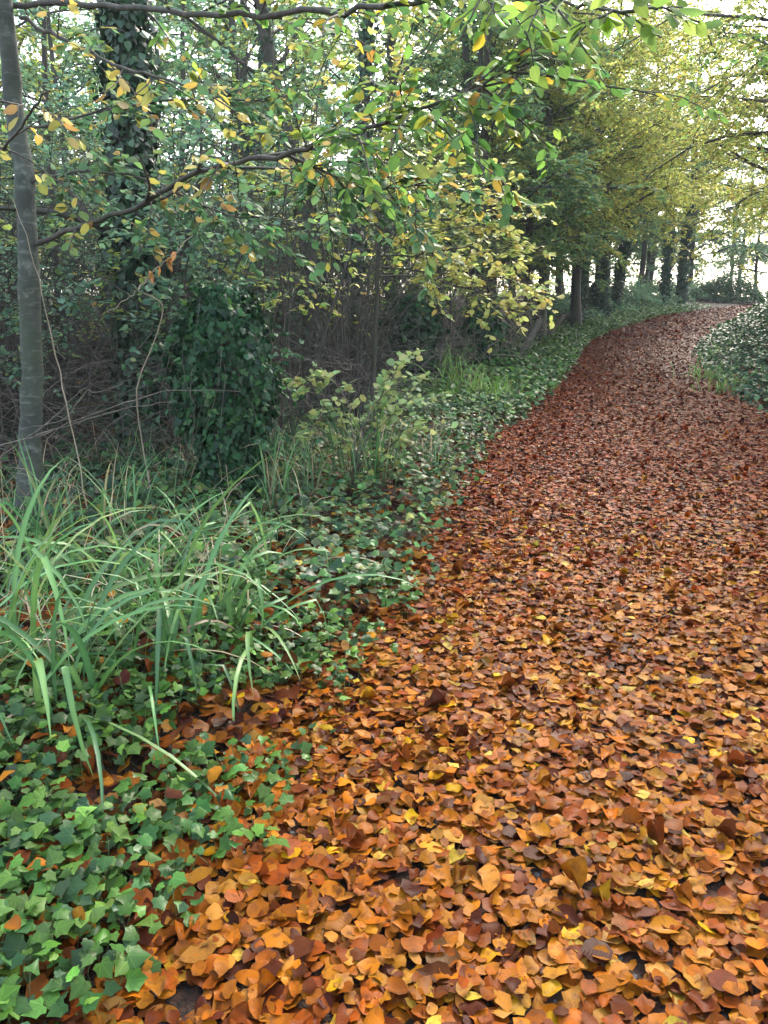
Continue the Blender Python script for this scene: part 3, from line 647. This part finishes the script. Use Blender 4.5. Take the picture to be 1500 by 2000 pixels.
tag(mb.obj('dry_brush', M_DRY), kind='stuff')

# ------------------------------------------------------------------ ivy covered stumps
def ivy_mass(name, base, h, r, n, ls, label, T=T_IVY, seed=0, dark=1.0, lobes=.25):
    o = empty(name, base, label, 'stump', 'ivy covered stumps'); w = MB(); w.tube(limb_pts((0, 0, -.1), (0, 0, 1), h * .85, 6, .03), np.linspace(r * .45, r * .2, 6), 10); w.obj('wood', M_BARK, o)
    im = MB(); t = rng.random(n); zz = h * (1 - (1 - t) ** 1.05); a = U(0, 6.28, n)
    prof = np.sqrt(np.clip(1 - (np.clip(zz / h - .62, 0, 1) / .40) ** 2, 0, 1)) * (.80 + .24 * np.sin(zz / h * 4.4 - 1.5) + .10 * np.sin(zz * 9 + a * 2))
    rr = r * prof * (1 + lobes * np.sin(a * 3 + zz * 4 + seed) * .5 + lobes * .5 * np.sin(a * 5 - zz * 7)) * (.62 + .34 * rng.random(n) ** .6 + .30 * (rng.random(n) < .10) * rng.random(n)) + .02
    Pp = np.stack([rr * np.cos(a), rr * np.sin(a), zz + NRM(.02, n)], -1)
    ou = np.stack([np.cos(a), np.sin(a), .45 + 1.2 * (zz / h > .8)], -1) + NRM(.38, (n, 3))
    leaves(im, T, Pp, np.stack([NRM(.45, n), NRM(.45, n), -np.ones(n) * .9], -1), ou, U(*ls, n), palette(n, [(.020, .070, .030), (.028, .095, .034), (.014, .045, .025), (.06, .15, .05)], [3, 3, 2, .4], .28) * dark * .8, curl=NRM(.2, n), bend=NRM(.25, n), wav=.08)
    cr = Crown(); sh = MB()
    for k in range(64):
        a_ = U(0, 6.28); z_ = h * U(.15, 1.0); q = r * U(.6, .95) * (1 if z_ < h * .8 else .6)
        p = limb_pts((q * math.cos(a_), q * math.sin(a_), z_), (math.cos(a_), math.sin(a_), U(-.3, 1.1)), U(.15, .5), 6, .22, droop=.55); sh.tube(p, .0022, 3, cap=False); cr.twig(p, 13, .6, hang=.5)
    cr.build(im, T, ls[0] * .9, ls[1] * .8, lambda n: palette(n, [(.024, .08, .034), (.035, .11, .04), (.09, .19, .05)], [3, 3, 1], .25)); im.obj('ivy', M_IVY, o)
    vm = sh
    for k in range(26):
        a = U(0, 6.28); p = limb_pts((r * .95 * math.cos(a), r * .95 * math.sin(a), U(.5, .95) * h), (math.cos(a) * .3, math.sin(a) * .3, -1), U(.3, .8) * h * .5, 6, .12, droop=.2); vm.tube(p, .002, 3, cap=False)
    vm.obj('vine', M_TWIG, o); return o
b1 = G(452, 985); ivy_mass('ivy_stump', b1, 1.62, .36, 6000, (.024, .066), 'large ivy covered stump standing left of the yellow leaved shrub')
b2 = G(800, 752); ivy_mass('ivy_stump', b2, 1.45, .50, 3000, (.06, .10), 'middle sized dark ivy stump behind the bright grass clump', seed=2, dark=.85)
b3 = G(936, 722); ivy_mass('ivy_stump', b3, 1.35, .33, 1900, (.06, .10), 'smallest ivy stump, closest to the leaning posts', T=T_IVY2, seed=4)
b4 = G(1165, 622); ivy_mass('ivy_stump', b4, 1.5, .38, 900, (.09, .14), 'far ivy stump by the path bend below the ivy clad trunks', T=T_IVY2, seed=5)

# ------------------------------------------------------------------ leaning posts, uprooted stump, right bush
def post(u0, v0, u1, v1, r, lab, dy=.3):
    b = G(u0, v0); t = at(u1, v1, b[1] + dy); o = empty('leaning_post', b, lab, 'post', 'leaning fence posts'); m = MB()
    d = t - b; n = 7; pts = np.array([d * k / (n - 1) for k in range(n)]); pts[0] -= unit(d) * .15; pts += NRM(.006, (n, 3)); m.tube(pts, r * np.array([1.05, 1, .97, 1, .94, .96, .9]), 7, cap=True)
    m.obj('shaft', M_POST, o)
    nm = MB()
    for k in range(2): q = d * U(.5, .9); nm.tube([q + unit(np.cross(d, (0, 1, 0))) * r * .8, q + unit(np.cross(d, (0, 1, 0))) * (r + .05) + np.array([0, 0, .03])], [.012, .006], 4)
    nm.obj('stub', M_POST, o); return o
post(1012, 708, 1052, 628, .085, 'nearer leaning post, thick grey wood tilted toward the path')
post(1062, 668, 1098, 618, .085, 'farther leaning post beside the uprooted root mass')
o = empty('uprooted_root', G(1112, 640), 'uprooted root mass with spiky dead roots beyond the leaning posts', 'tree root'); m = MB()
m.tube(limb_pts((-.9, .2, .05), (1, 0, .35), 1.2, 6, .05), np.linspace(.10, .17, 6), 9); m.obj('trunk', M_POST, o)
for k in range(1):
    m = MB()
    for j in range(42):
        a = U(0, 6.28); m.tube(limb_pts((.15, .2, .5), (abs(math.cos(a)) * .9, math.cos(a * 1.7) * .6, math.sin(a) * .7), U(.4, 1.1), 5, .16), np.linspace(U(.012, .03), .004, 5), 4)
    m.obj('roots', M_BARK, o)
def leafy_mound(name, base, rx, ry, h, n, ls, cols, label, cat='bush', group=None):
    o = empty(name, base, label, cat, group); im = MB(); a = U(0, 6.28, n); t = rng.random(n) ** .6; zz = h * (1 - t ** 2) * (.5 + .5 * rng.random(n)); k = 1 + .22 * np.sin(a * 4) + .12 * np.sin(a * 9)
    Pp = np.stack([rx * t * np.cos(a) * k, ry * t * np.sin(a) * k, zz * (1 + .2 * np.sin(a * 5))], -1)
    leaves(im, T_LO, Pp, np.stack([np.cos(a), np.sin(a), NRM(.5, n)], -1) + NRM(.5, (n, 3)), np.stack([NRM(.5, n), NRM(.5, n) - .2, np.ones(n)], -1), U(*ls, n), cols(n), curl=NRM(.2, n)); im.obj('leaves', M_LEAF, o)
    sm = MB()
    for j in range(16): aa = U(0, 6.28); sm.tube(limb_pts((0, 0, -.05), (math.cos(aa) * rx, math.sin(aa) * rx, h * .8), h, 5, .1), np.linspace(.015, .004, 5), 4)
    sm.obj('stems', M_TWIG, o); return o
leafy_mound('evergreen_bush', ground(X(1425, 45), 46), 2.6, 1.6, 1.5, 6000, (.10, .18), lambda n: palette(n, [(.06, .13, .06), (.04, .10, .05), (.09, .17, .07)], [1, 1, 1]), 'low rounded evergreen bush at the top of the path')
for i, (u, y, s) in enumerate([(1080, 29, 1), (1140, 33, 1.1), (1215, 38, 1.2), (1260, 41, 1.2), (1320, 45, 1.3), (1370, 47, 1.2)]):
    leafy_mound('hedge_bush', ground(X(u, y), y + 1.0), 2.0 * s, 1.2, .85 * s, 2600, (.09, .16), TEAL, 'knee high bush along the far left verge, ' + ['behind the root mass', 'below the first ivy clad trunks', 'below the leaning ivy clad trunk', 'before the bright gap', 'below the rusty leaved tree', 'next to the rounded evergreen bush'][i], group='low bushes past the bend')

# ------------------------------------------------------------------ branch helper for the near branches
def spray(root, pts, r0, r1, nsub, Lsub, nleaf, ls, cols, name='branch', mat=M_BARK, T=T_BR, down=.1, start=.15, side_bias=0, leafmat=M_LEAF, hang=.25, nz=.45):
    pts = np.asarray(pts, float); n0 = len(pts); t = np.linspace(0, n0 - 1, n0 * 4); ip = np.stack([np.interp(t, np.arange(n0), pts[:, j]) for j in range(3)], -1)
    k = np.array([1, 2, 1]) / 4.
    for _ in range(3): ip[1:-1] = .25 * ip[:-2] + .5 * ip[1:-1] + .25 * ip[2:]
    ip += np.concatenate([np.zeros((1, 3)), NRM(.006, (len(ip) - 1, 3))])
    bm_ = MB(); bm_.tube(ip, np.linspace(r0, r1, len(ip)), 7); cr = Crown(); N = len(ip)
    for j in range(nsub):
        q = (start + (1 - start) * (j + rng.random()) / nsub) * (N - 1); i = min(int(q), N - 2); pb = ip[i]; d = unit(ip[i + 1] - ip[i]); s = unit(np.cross(d, (0, 0, 1))) * (1 if j % 2 else -1)
        L_ = Lsub * U(.5, 1.15)
        L2 = limb_pts(pb, d * .75 + s * U(.3, .8) + np.array([0, 0, NRM(.35) - down]), L_, 7, .13, droop=.15); bm_.tube(L2, np.linspace(max(r1, .0045), .002, 7), 4)
        cr.twig(L2, nleaf, nz, hang=hang)
        for m_ in range(3):
            d2 = unit(L2[3] - L2[2]); s2 = unit(np.cross(d2, (0, 0, 1))) * (1 if m_ % 2 else -1)
            L3 = limb_pts(L2[1 + 2 * m_ if m_ < 3 else 5], d2 * .7 + s2 * .6 + np.array([0, 0, NRM(.25) - down]), L_ * U(.3, .55), 5, .15, droop=.15); bm_.tube(L3, .0018, 3, cap=False); cr.twig(L3, max(2, nleaf * 2 // 3), nz, hang=hang)
    b = bm_.obj(name, mat, root); fm = MB(); cr.build(fm, T, ls[0], ls[1], cols); f = fm.obj('leaves', leafmat, b); return b
rel = lambda base, L_: [np.asarray(q) - base for q in L_]

# the smooth grey beech at the left edge, with its three long branches
base = G(58, 1020); D = base[1]
beech = empty('grey_beech', base, 'smooth grey young beech at the left edge with long branches over the verge', 'tree')
tp = rel(base, [at(58, 1040, D), at(60, 900, D), at(63, 700, D), at(56, 500, D), at(46, 330, D), at(24, 180, D), at(8, 0, D - .1), at(-10, -250, D - .2), at(-60, -700, D)])
tp[0][2] = -.15; tm = MB(); tp = np.array(tp); tq = np.linspace(0, 8, 40); tp = np.stack([np.interp(tq, range(9), tp[:, j]) for j in range(3)], -1); tp[1:] += NRM(.004, (39, 3)); tm.tube(tp, np.interp(tq, range(9), [.15, .075, .067, .062, .058, .053, .047, .038, .02]) * (1 + NRM(.025, 40)) * (1 + .10 * (np.sin(tq * 5.2) > .93)), 14); tm.obj('trunk', M_BEECH, beech)
MIXG = lambda n: palette(n, [(.12, .26, .06), (.18, .34, .07), (.08, .19, .06), (.30, .34, .05), (.55, .40, .05), (.45, .22, .05)], [30, 24, 24, 10, 6, 3], .2)
BLUEG = lambda n: palette(n, [(.08, .19, .08), (.12, .24, .10), (.06, .14, .07), (.42, .36, .07), (.45, .28, .08)], [30, 22, 24, 5, 4], .2)
OCHRE = lambda n: palette(n, [(.48, .36, .08), (.36, .34, .08), (.42, .24, .09), (.12, .24, .08), (.52, .42, .14)], [18, 16, 10, 30, 8], .15)
spray(beech, rel(base, [at(66, 478, D), at(160, 440, D - .25), at(270, 405, D - .5), at(370, 345, D - .8), at(450, 318, D - 1.0), at(560, 300, D - 1.3)]), .016, .011, 9, .5, 3, (.06, .085), OCHRE, start=.1)
spray(beech, rel(base, [at(556, 302, D - 1.3), at(650, 275, D - 1.5), at(740, 240, D - 1.8), at(830, 205, D - 2.1), at(930, 180, D - 2.3), at(1030, 130, D - 2.3)]), .011, .003, 30, .5, 9, (.042, .065), MIXG, start=.05, nz=.6, hang=.35)
spray(beech, rel(base, [at(14, 10, D), at(160, 5, D - .4), at(300, 20, D - .9), at(450, 32, D - 1.4), at(640, 22, D - 1.8), at(800, 15, D - 2.1), at(900, -25, D - 2.2)]), .017, .007, 13, .5, 6, (.05, .072), MIXG, start=.3, hang=.4)
spray(beech, rel(base, [at(890, -25, D - 2.2), at(960, -10, D - 2.5), at(1060, 0, D - 2.9), at(1180, 20, D - 3.1), at(1290, 25, D - 3.3)]), .006, .002, 12, .26, 4, (.042, .06), lambda n: palette(n, [(.20, .32, .07), (.28, .40, .08), (.13, .24, .06)], [1, 1, 1], .2), start=.1, nz=.9, hang=.5)
spray(beech, rel(base, [at(40, 35, D), at(110, 70, D - .2), at(180, 105, D - .5), at(260, 135, D - .8), at(350, 165, D - 1.1), at(450, 180, D - 1.3)]), .012, .004, 10, .45, 3, (.06, .085), OCHRE, start=.1)
spray(beech, rel(base, [at(-60, 330, D - .6), at(10, 290, D - .9), at(50, 230, D - 1.2), at(95, 175, D - 1.5)]), .010, .004, 5, .4, 3, (.06, .085), OCHRE, start=.2, hang=.5)
spray(beech, rel(base, [at(50, 360, D), at(160, 330, D - .2), at(300, 350, D - .5), at(430, 420, D - .7), at(520, 430, D - .9)]), .009, .003, 16, .55, 11, (.05, .075), BLUEG, start=.1)
spray(beech, rel(base, [at(50, 250, D), at(200, 215, D + .3), at(350, 190, D + .5), at(500, 200, D + .6), at(640, 170, D + .7)]), .009, .003, 18, .6, 11, (.05, .075), BLUEG, start=.15)
spray(beech, rel(base, [at(560, 300, D - 1.3), at(620, 330, D - 1.2), at(690, 360, D - 1.1), at(780, 370, D - 1.1), at(860, 340, D - 1.2)]), .007, .003, 16, .5, 10, (.05, .075), BLUEG, start=.05)

# ivy tree and dark trunks behind it
def near_tree(name, uv, path, rads, label, ivyn=0, mat=M_BARK, branches=0, ivyr=.16, group='near trunks of the wood', cols=GREEN, top=900):
    b = G(*uv); o = empty(name, b, label, 'tree', group); d = b[1]
    pts = [at(u, v, d + dy) - b for (u, v, dy) in path]; pts[0][2] = -.15; n0 = len(pts)
    pts = np.array(pts); t = np.linspace(0, n0 - 1, n0 * 4); ip = np.stack([np.interp(t, np.arange(n0), pts[:, j]) for j in range(3)], -1)
    for _ in range(2): ip[1:-1] = .25 * ip[:-2] + .5 * ip[1:-1] + .25 * ip[2:]
    rr = np.interp(t, np.arange(n0), rads); m = MB(); m.tube(ip, rr, 10); m.obj('trunk', mat, o)
    if ivyn:
        k = rng.random(ivyn) * (len(ip) - 1); i = np.minimum(k.astype(int), len(ip) - 2); f = (k - i)[:, None]; c = ip[i] * (1 - f) + ip[i + 1] * f; a = U(0, 6.28, ivyn)
        R2 = rr[i] + .01 + rng.random(ivyn) ** 1.6 * ivyr * (.6 + .6 * np.sin(c[:, 2] * 2.2 + a) ** 2)
        im = MB(); leaves(im, T_IVY2, c + np.stack([R2 * np.cos(a), R2 * np.sin(a), 0 * a], -1), np.stack([NRM(.5, ivyn), NRM(.5, ivyn), -np.ones(ivyn)], -1), np.stack([np.cos(a), np.sin(a), .5 + 0 * a], -1) + NRM(.4, (ivyn, 3)), U(.05, .085, ivyn), palette(ivyn, IVYD, [3, 2, 3, .6], .3), curl=NRM(.2, ivyn)); im.obj('ivy', M_IVYF, o)
    if branches:
        lm = MB(); cr = Crown()
        for j in range(branches):
            i = int(U(.25, .98) * (len(ip) - 1)); a = U(0, 6.28); L1 = limb_pts(ip[i], (math.cos(a), math.sin(a), U(.2, 1.1)), U(1.0, 2.4), 7, .14, droop=.15); lm.tube(L1, np.linspace(rr[i] * .35, .004, 7), 5, cap=False)
            for q in range(6):
                L2 = limb_pts(L1[1 + q % 6], unit(L1[-1] - L1[0]) + NRM(.6, 3), U(.4, .9), 5, .18, droop=.3); lm.tube(L2, .003, 3, cap=False); cr.twig(L2, 16)
                L3 = limb_pts(L2[2], unit(L2[-1] - L2[0]) + NRM(.6, 3), U(.3, .5), 4, .18, droop=.3); cr.twig(L3, 9)
        lm.obj('limbs', M_BARK, o); fm = MB(); cr.build(fm, T_MID, .06, .09, cols); fm.obj('crown', M_LEAF, o)
    return o
near_tree('ivy_clad_tree', (275, 905), [(280, 915, 0), (275, 700, 0), (268, 500, 0), (258, 300, 0), (248, 100, 0), (238, -80, 0), (225, -500, 0)], [.16, .14, .135, .13, .12, .10, .05], 'dark ivy clad trunk behind the large ivy stump', 7500, branches=9, cols=TEAL)
near_tree('dark_tree', (608, 830), [(608, 840, 0), (607, 650, 0), (603, 520, 0), (597, 400, 0), (570, 290, 0), (545, 200, 0), (515, 60, 0), (490, -150, 0), (470, -500, 0)], [.13, .11, .105, .10, .09, .085, .08, .06, .03], 'dark bare trunk that leans left above the yellow leaved shrub', 300, branches=14, ivyr=.05)
near_tree('dark_tree', (700, 800), [(698, 800, 0), (694, 600, 0), (700, 400, 0), (712, 200, 0), (722, 0, 0), (735, -300, 0)], [.09, .085, .08, .07, .06, .03], 'slim ivy speckled trunk right of the dark leaning trunk', 1800, branches=10, ivyr=.12, cols=YELG)
near_tree('dark_tree', (924, 700), [(926, 700, 0), (922, 560, 0), (925, 400, 0), (915, 200, 0), (900, -100, 0)], [.11, .10, .095, .085, .05], 'dark trunk directly behind the smallest ivy stump', 900, branches=10, cols=GREEN)
near_tree('dark_tree', (760, 740), [(758, 740, 0), (762, 560, 0), (755, 350, 0), (765, 100, 0), (762, -200, 0)], [.10, .095, .09, .08, .05], 'ivy speckled trunk rising behind the middle sized ivy stump', 900, branches=9, ivyr=.09, cols=GREEN)
near_tree('dark_tree', (110, 830), [(112, 850, 0), (118, 650, 0), (105, 450, 0), (95, 300, 0), (85, 100, 0), (90, -200, 0)], [.05, .045, .04, .035, .03, .015], 'thin dark stem just right of the smooth grey beech', 0, branches=8, cols=TEAL)
near_tree('dark_tree', (150, 790), [(160, 820, 0), (150, 600, 0), (135, 420, 0), (120, 250, 0), (95, 60, 0), (80, -200, 0)], [.05, .045, .04, .035, .03, .015], 'second thin stem from the smooth grey beech, leaning left', 0, branches=8, cols=TEAL)
near_tree('dark_tree', (350, 800), [(348, 800, 0), (352, 620, 0), (345, 450, 0), (360, 250, 0), (355, 50, 0), (370, -200, 0)], [.045, .042, .04, .035, .03, .015], 'thin straight stem rising behind the large ivy stump', 0, branches=10, cols=TEAL)
# bare curved saplings crossing the middle of the picture
for i, (u0, v0, L_) in enumerate([(640, 820, [(640, 600), (660, 450), (690, 330), (720, 200)]), (730, 850, [(725, 700), (740, 560), (735, 430), (750, 330)]), (480, 830, [(470, 600), (450, 400), (440, 250), (400, 60)]), (520, 840, [(520, 650), (500, 450), (470, 300), (480, 100)]),
                                  (570, 850, [(560, 650), (575, 480), (590, 300), (640, 120)]), (390, 820, [(400, 600), (420, 420), (450, 250), (470, 80)]), (660, 800, [(670, 620), (660, 480), (620, 330), (600, 150)]), (830, 760, [(820, 640), (800, 520), (830, 420), (860, 330)])]):
    b = G(u0, v0); o = empty('sapling', b, ['curved bare sapling right of the dark leaning trunk', 'slender sapling rising out of the yellow leaved shrub', 'bare sapling rising behind the large ivy stump', 'bare sapling left of the dark leaning trunk', 'sapling at the foot of the dark leaning trunk bending right', 'bare sapling bending right over the ivy stump', 'sapling crossing in front of the slim ivy speckled trunk', 'sapling between the two smaller ivy stumps'][i], 'sapling', 'bare saplings')
    pts = [np.zeros(3)] + [at(u, v, b[1] + NRM(.1)) - b for u, v in L_]
    spray(o, pts, .018, .006, 9, .8, 3, (.05, .08), YELG, name='stem', T=T_MID, start=.3, down=-.4)

# the shrub with pale yellow-green leaves, and the yellow beech sprays
PALE = lambda n: palette(n, [(.44, .54, .22), (.34, .48, .20), (.56, .56, .22), (.24, .40, .18), (.60, .52, .24)], [26, 24, 16, 16, 8], .15)
b = G(690, 945); o = empty('pale_leaved_shrub', b, 'shrub with round pale yellow green leaves right of the large ivy stump', 'shrub')
for (ps) in [[(690, 880), (660, 800), (610, 750), (570, 740)], [(690, 860), (680, 780), (650, 740), (620, 730)], [(700, 870), (720, 800), (760, 760), (800, 740)], [(705, 880), (740, 830), (790, 790), (840, 780)], [(690, 880), (650, 850), (620, 830), (600, 835)], [(700, 860), (740, 780), (770, 735), (780, 700)], [(700, 900), (750, 880), (790, 850), (830, 840)]]:
    pts = [np.array([NRM(.03), NRM(.03), 0])] + [at(u, v, b[1] - .15 + NRM(.12)) - b for u, v in ps]
    spray(o, pts, .006, .002, 8, .24, 4, (.05, .078), PALE, name='stem', mat=M_TWIG, T=T_RNM, start=.35, down=0, hang=.1, nz=.7)
YEL = lambda n: palette(n, [(.58, .56, .17), (.50, .54, .17), (.34, .42, .12), (.52, .38, .12), (.20, .30, .09)], [26, 24, 16, 10, 10], .15)
b = G(735, 880); o = empty('yellow_beech_sapling', b, 'young beech with tiers of yellow leaves reaching right above the grass clumps', 'tree')
m = MB(); m.tube([q - b for q in (b - np.array([0, 0, .1]), at(728, 760, b[1]), at(735, 600, b[1] - .1), at(742, 450, b[1] - .2), at(730, 300, b[1] - .2))], [.028, .024, .02, .015, .008], 7); m.obj('trunk', M_BARK, o)
for ps in [[(742, 480), (800, 450), (880, 430), (960, 410), (1040, 400)], [(740, 500), (820, 500), (900, 480), (960, 490), (1010, 480)], [(742, 450), (800, 400), (870, 380), (940, 370), (1000, 380)], [(738, 540), (820, 540), (900, 560), (950, 575), (1005, 600)],
           [(738, 520), (830, 530), (930, 540), (1000, 545), (1060, 560)], [(740, 420), (760, 380), (800, 350), (860, 340)], [(742, 470), (790, 470), (840, 460), (900, 440), (1000, 440)]]:
    pts = [at(u, v, b[1] - .15 - j * .22) - b for j, (u, v) in enumerate(ps)]
    spray(o, pts, .009, .003, 14, .38, 6, (.06, .085), YEL, T=T_MID, start=.15, down=.0, hang=.12, nz=.4)

# ------------------------------------------------------------------ dead branches and stalks in front
def dead(name, paths, r, mat, label, cat='branch', lf=0):
    b = np.asarray(paths[0][0]); o = empty(name, b, label, cat) if len(paths) > 1 or lf else None; m = MB()
    for ps in paths:
        ps = np.array([np.asarray(p) - b for p in ps]); n0 = len(ps); t = np.linspace(0, n0 - 1, n0 * 4); ip = np.stack([np.interp(t, np.arange(n0), ps[:, j]) for j in range(3)], -1)
        ip[1:-1] = .25 * ip[:-2] + .5 * ip[1:-1] + .25 * ip[2:]; ip[1:] += NRM(.004, (len(ip) - 1, 3)); m.tube(ip, np.linspace(r, r * .3, len(ip)), 6)
    x = m.obj('stem' if o else name, mat, o, None)
    if o is None: x.location = tuple(b); tag(x, label, cat); return x
    if lf:
        fm = MB(); n = lf; i = rng.integers(4, len(ip), n); leaves(fm, T_HI, ip[i], NRM(.4, (n, 3)) - np.array([0, 0, 1.]), NRM(1, (n, 3)), U(.05, .08, n), palette(n, [(.5, .24, .07), (.42, .2, .08)], [1, 1], .2), curl=.5, bend=.6); fm.obj('leaves', M_LEAF, o)
    return o
dead('dry_grass_stem', [[G(198, 1140), at(180, 1040, 4.6), at(150, 880, 4.6), at(118, 740, 4.6), at(90, 600, 4.5), at(55, 470, 4.5), at(22, 385, 4.5)]], .005, M_DRY, 'long pale dry stalk slanting in front of the smooth grey beech', 'stalk')
dead('dead_branch', [[G(-60, 980), at(0, 892, 4.9), at(70, 845, 4.8), at(120, 800, 4.8), at(165, 756, 4.7), at(185, 768, 4.7), at(230, 752, 4.6), at(262, 738, 4.6)], [at(-40, 880, 4.9), at(80, 850, 4.8), at(200, 800, 4.8), at(330, 760, 4.9), at(470, 765, 5.0)], [at(170, 762, 4.7), at(130, 820, 4.75), at(60, 835, 4.8)], [at(70, 850, 4.8), at(250, 795, 4.8), at(340, 785, 4.8)]], .0055, M_TWIG, 'thin grey dead branch lying across the space beside the smooth grey beech')
dead('dead_branch', [[G(300, 1010), at(285, 900, 5.4), at(262, 760, 5.2), at(330, 595, 5), at(270, 567, 4.9), at(245, 585, 4.9), at(208, 612, 4.8)], [at(270, 567, 4.9), at(300, 530, 5), at(335, 500, 5), at(375, 460, 5.2)]], .006, M_DRY, 'thin forked pale twig with hanging brown leaves in front of the dark ivy trunk', lf=7)
dead('dead_branch', [[G(60, 1400), at(75, 1300, 3.1), at(110, 1210, 3.2), at(180, 1190, 3.3), at(260, 1120, 3.4)]], .004, M_BARK, 'thin dark arching twig low over the sedge at the left')
dead('dead_branch', [[G(170, 1880), G(90, 1800), G(0, 1710), G(-60, 1640)]], .004, M_DRY, 'straight dry twig lying on the ivy in the lower left corner')
dead('fallen_stick', [[G(1205, 756) + np.array([0, 0, .04]), G(1250, 748) + np.array([0, 0, .05]), G(1310, 750) + np.array([0, 0, .04])]], .012, M_BARK, 'small dark stick lying on the leaf covered path', 'stick')
# a few leafy herbs on the bank edge

# ------------------------------------------------------------------ damp woodland air
hm = MB(); hx0, hx1, hy0, hy1, hz0, hz1 = -410, 410, -110, 500, -4.0, 19.5
hm.add([(x, y, z) for z in (hz0, hz1) for y in (hy0, hy1) for x in (hx0, hx1)], [np.array([(0, 2, 3, 1), (4, 5, 7, 6), (0, 1, 5, 4), (2, 6, 7, 3), (0, 4, 6, 2), (1, 3, 7, 5)])], (1, 1, 1))
m, t, N, L = new_mat('haze'); out = N.new('ShaderNodeOutputMaterial'); pv = N.new('ShaderNodeVolumePrincipled')
pv.inputs['Color'].default_value = (.86, .93, 1, 1); pv.inputs['Density'].default_value = .0010; L.new(pv.outputs[0], out.inputs['Volume'])
tag(hm.obj('haze', m, smooth=False), kind='stuff')
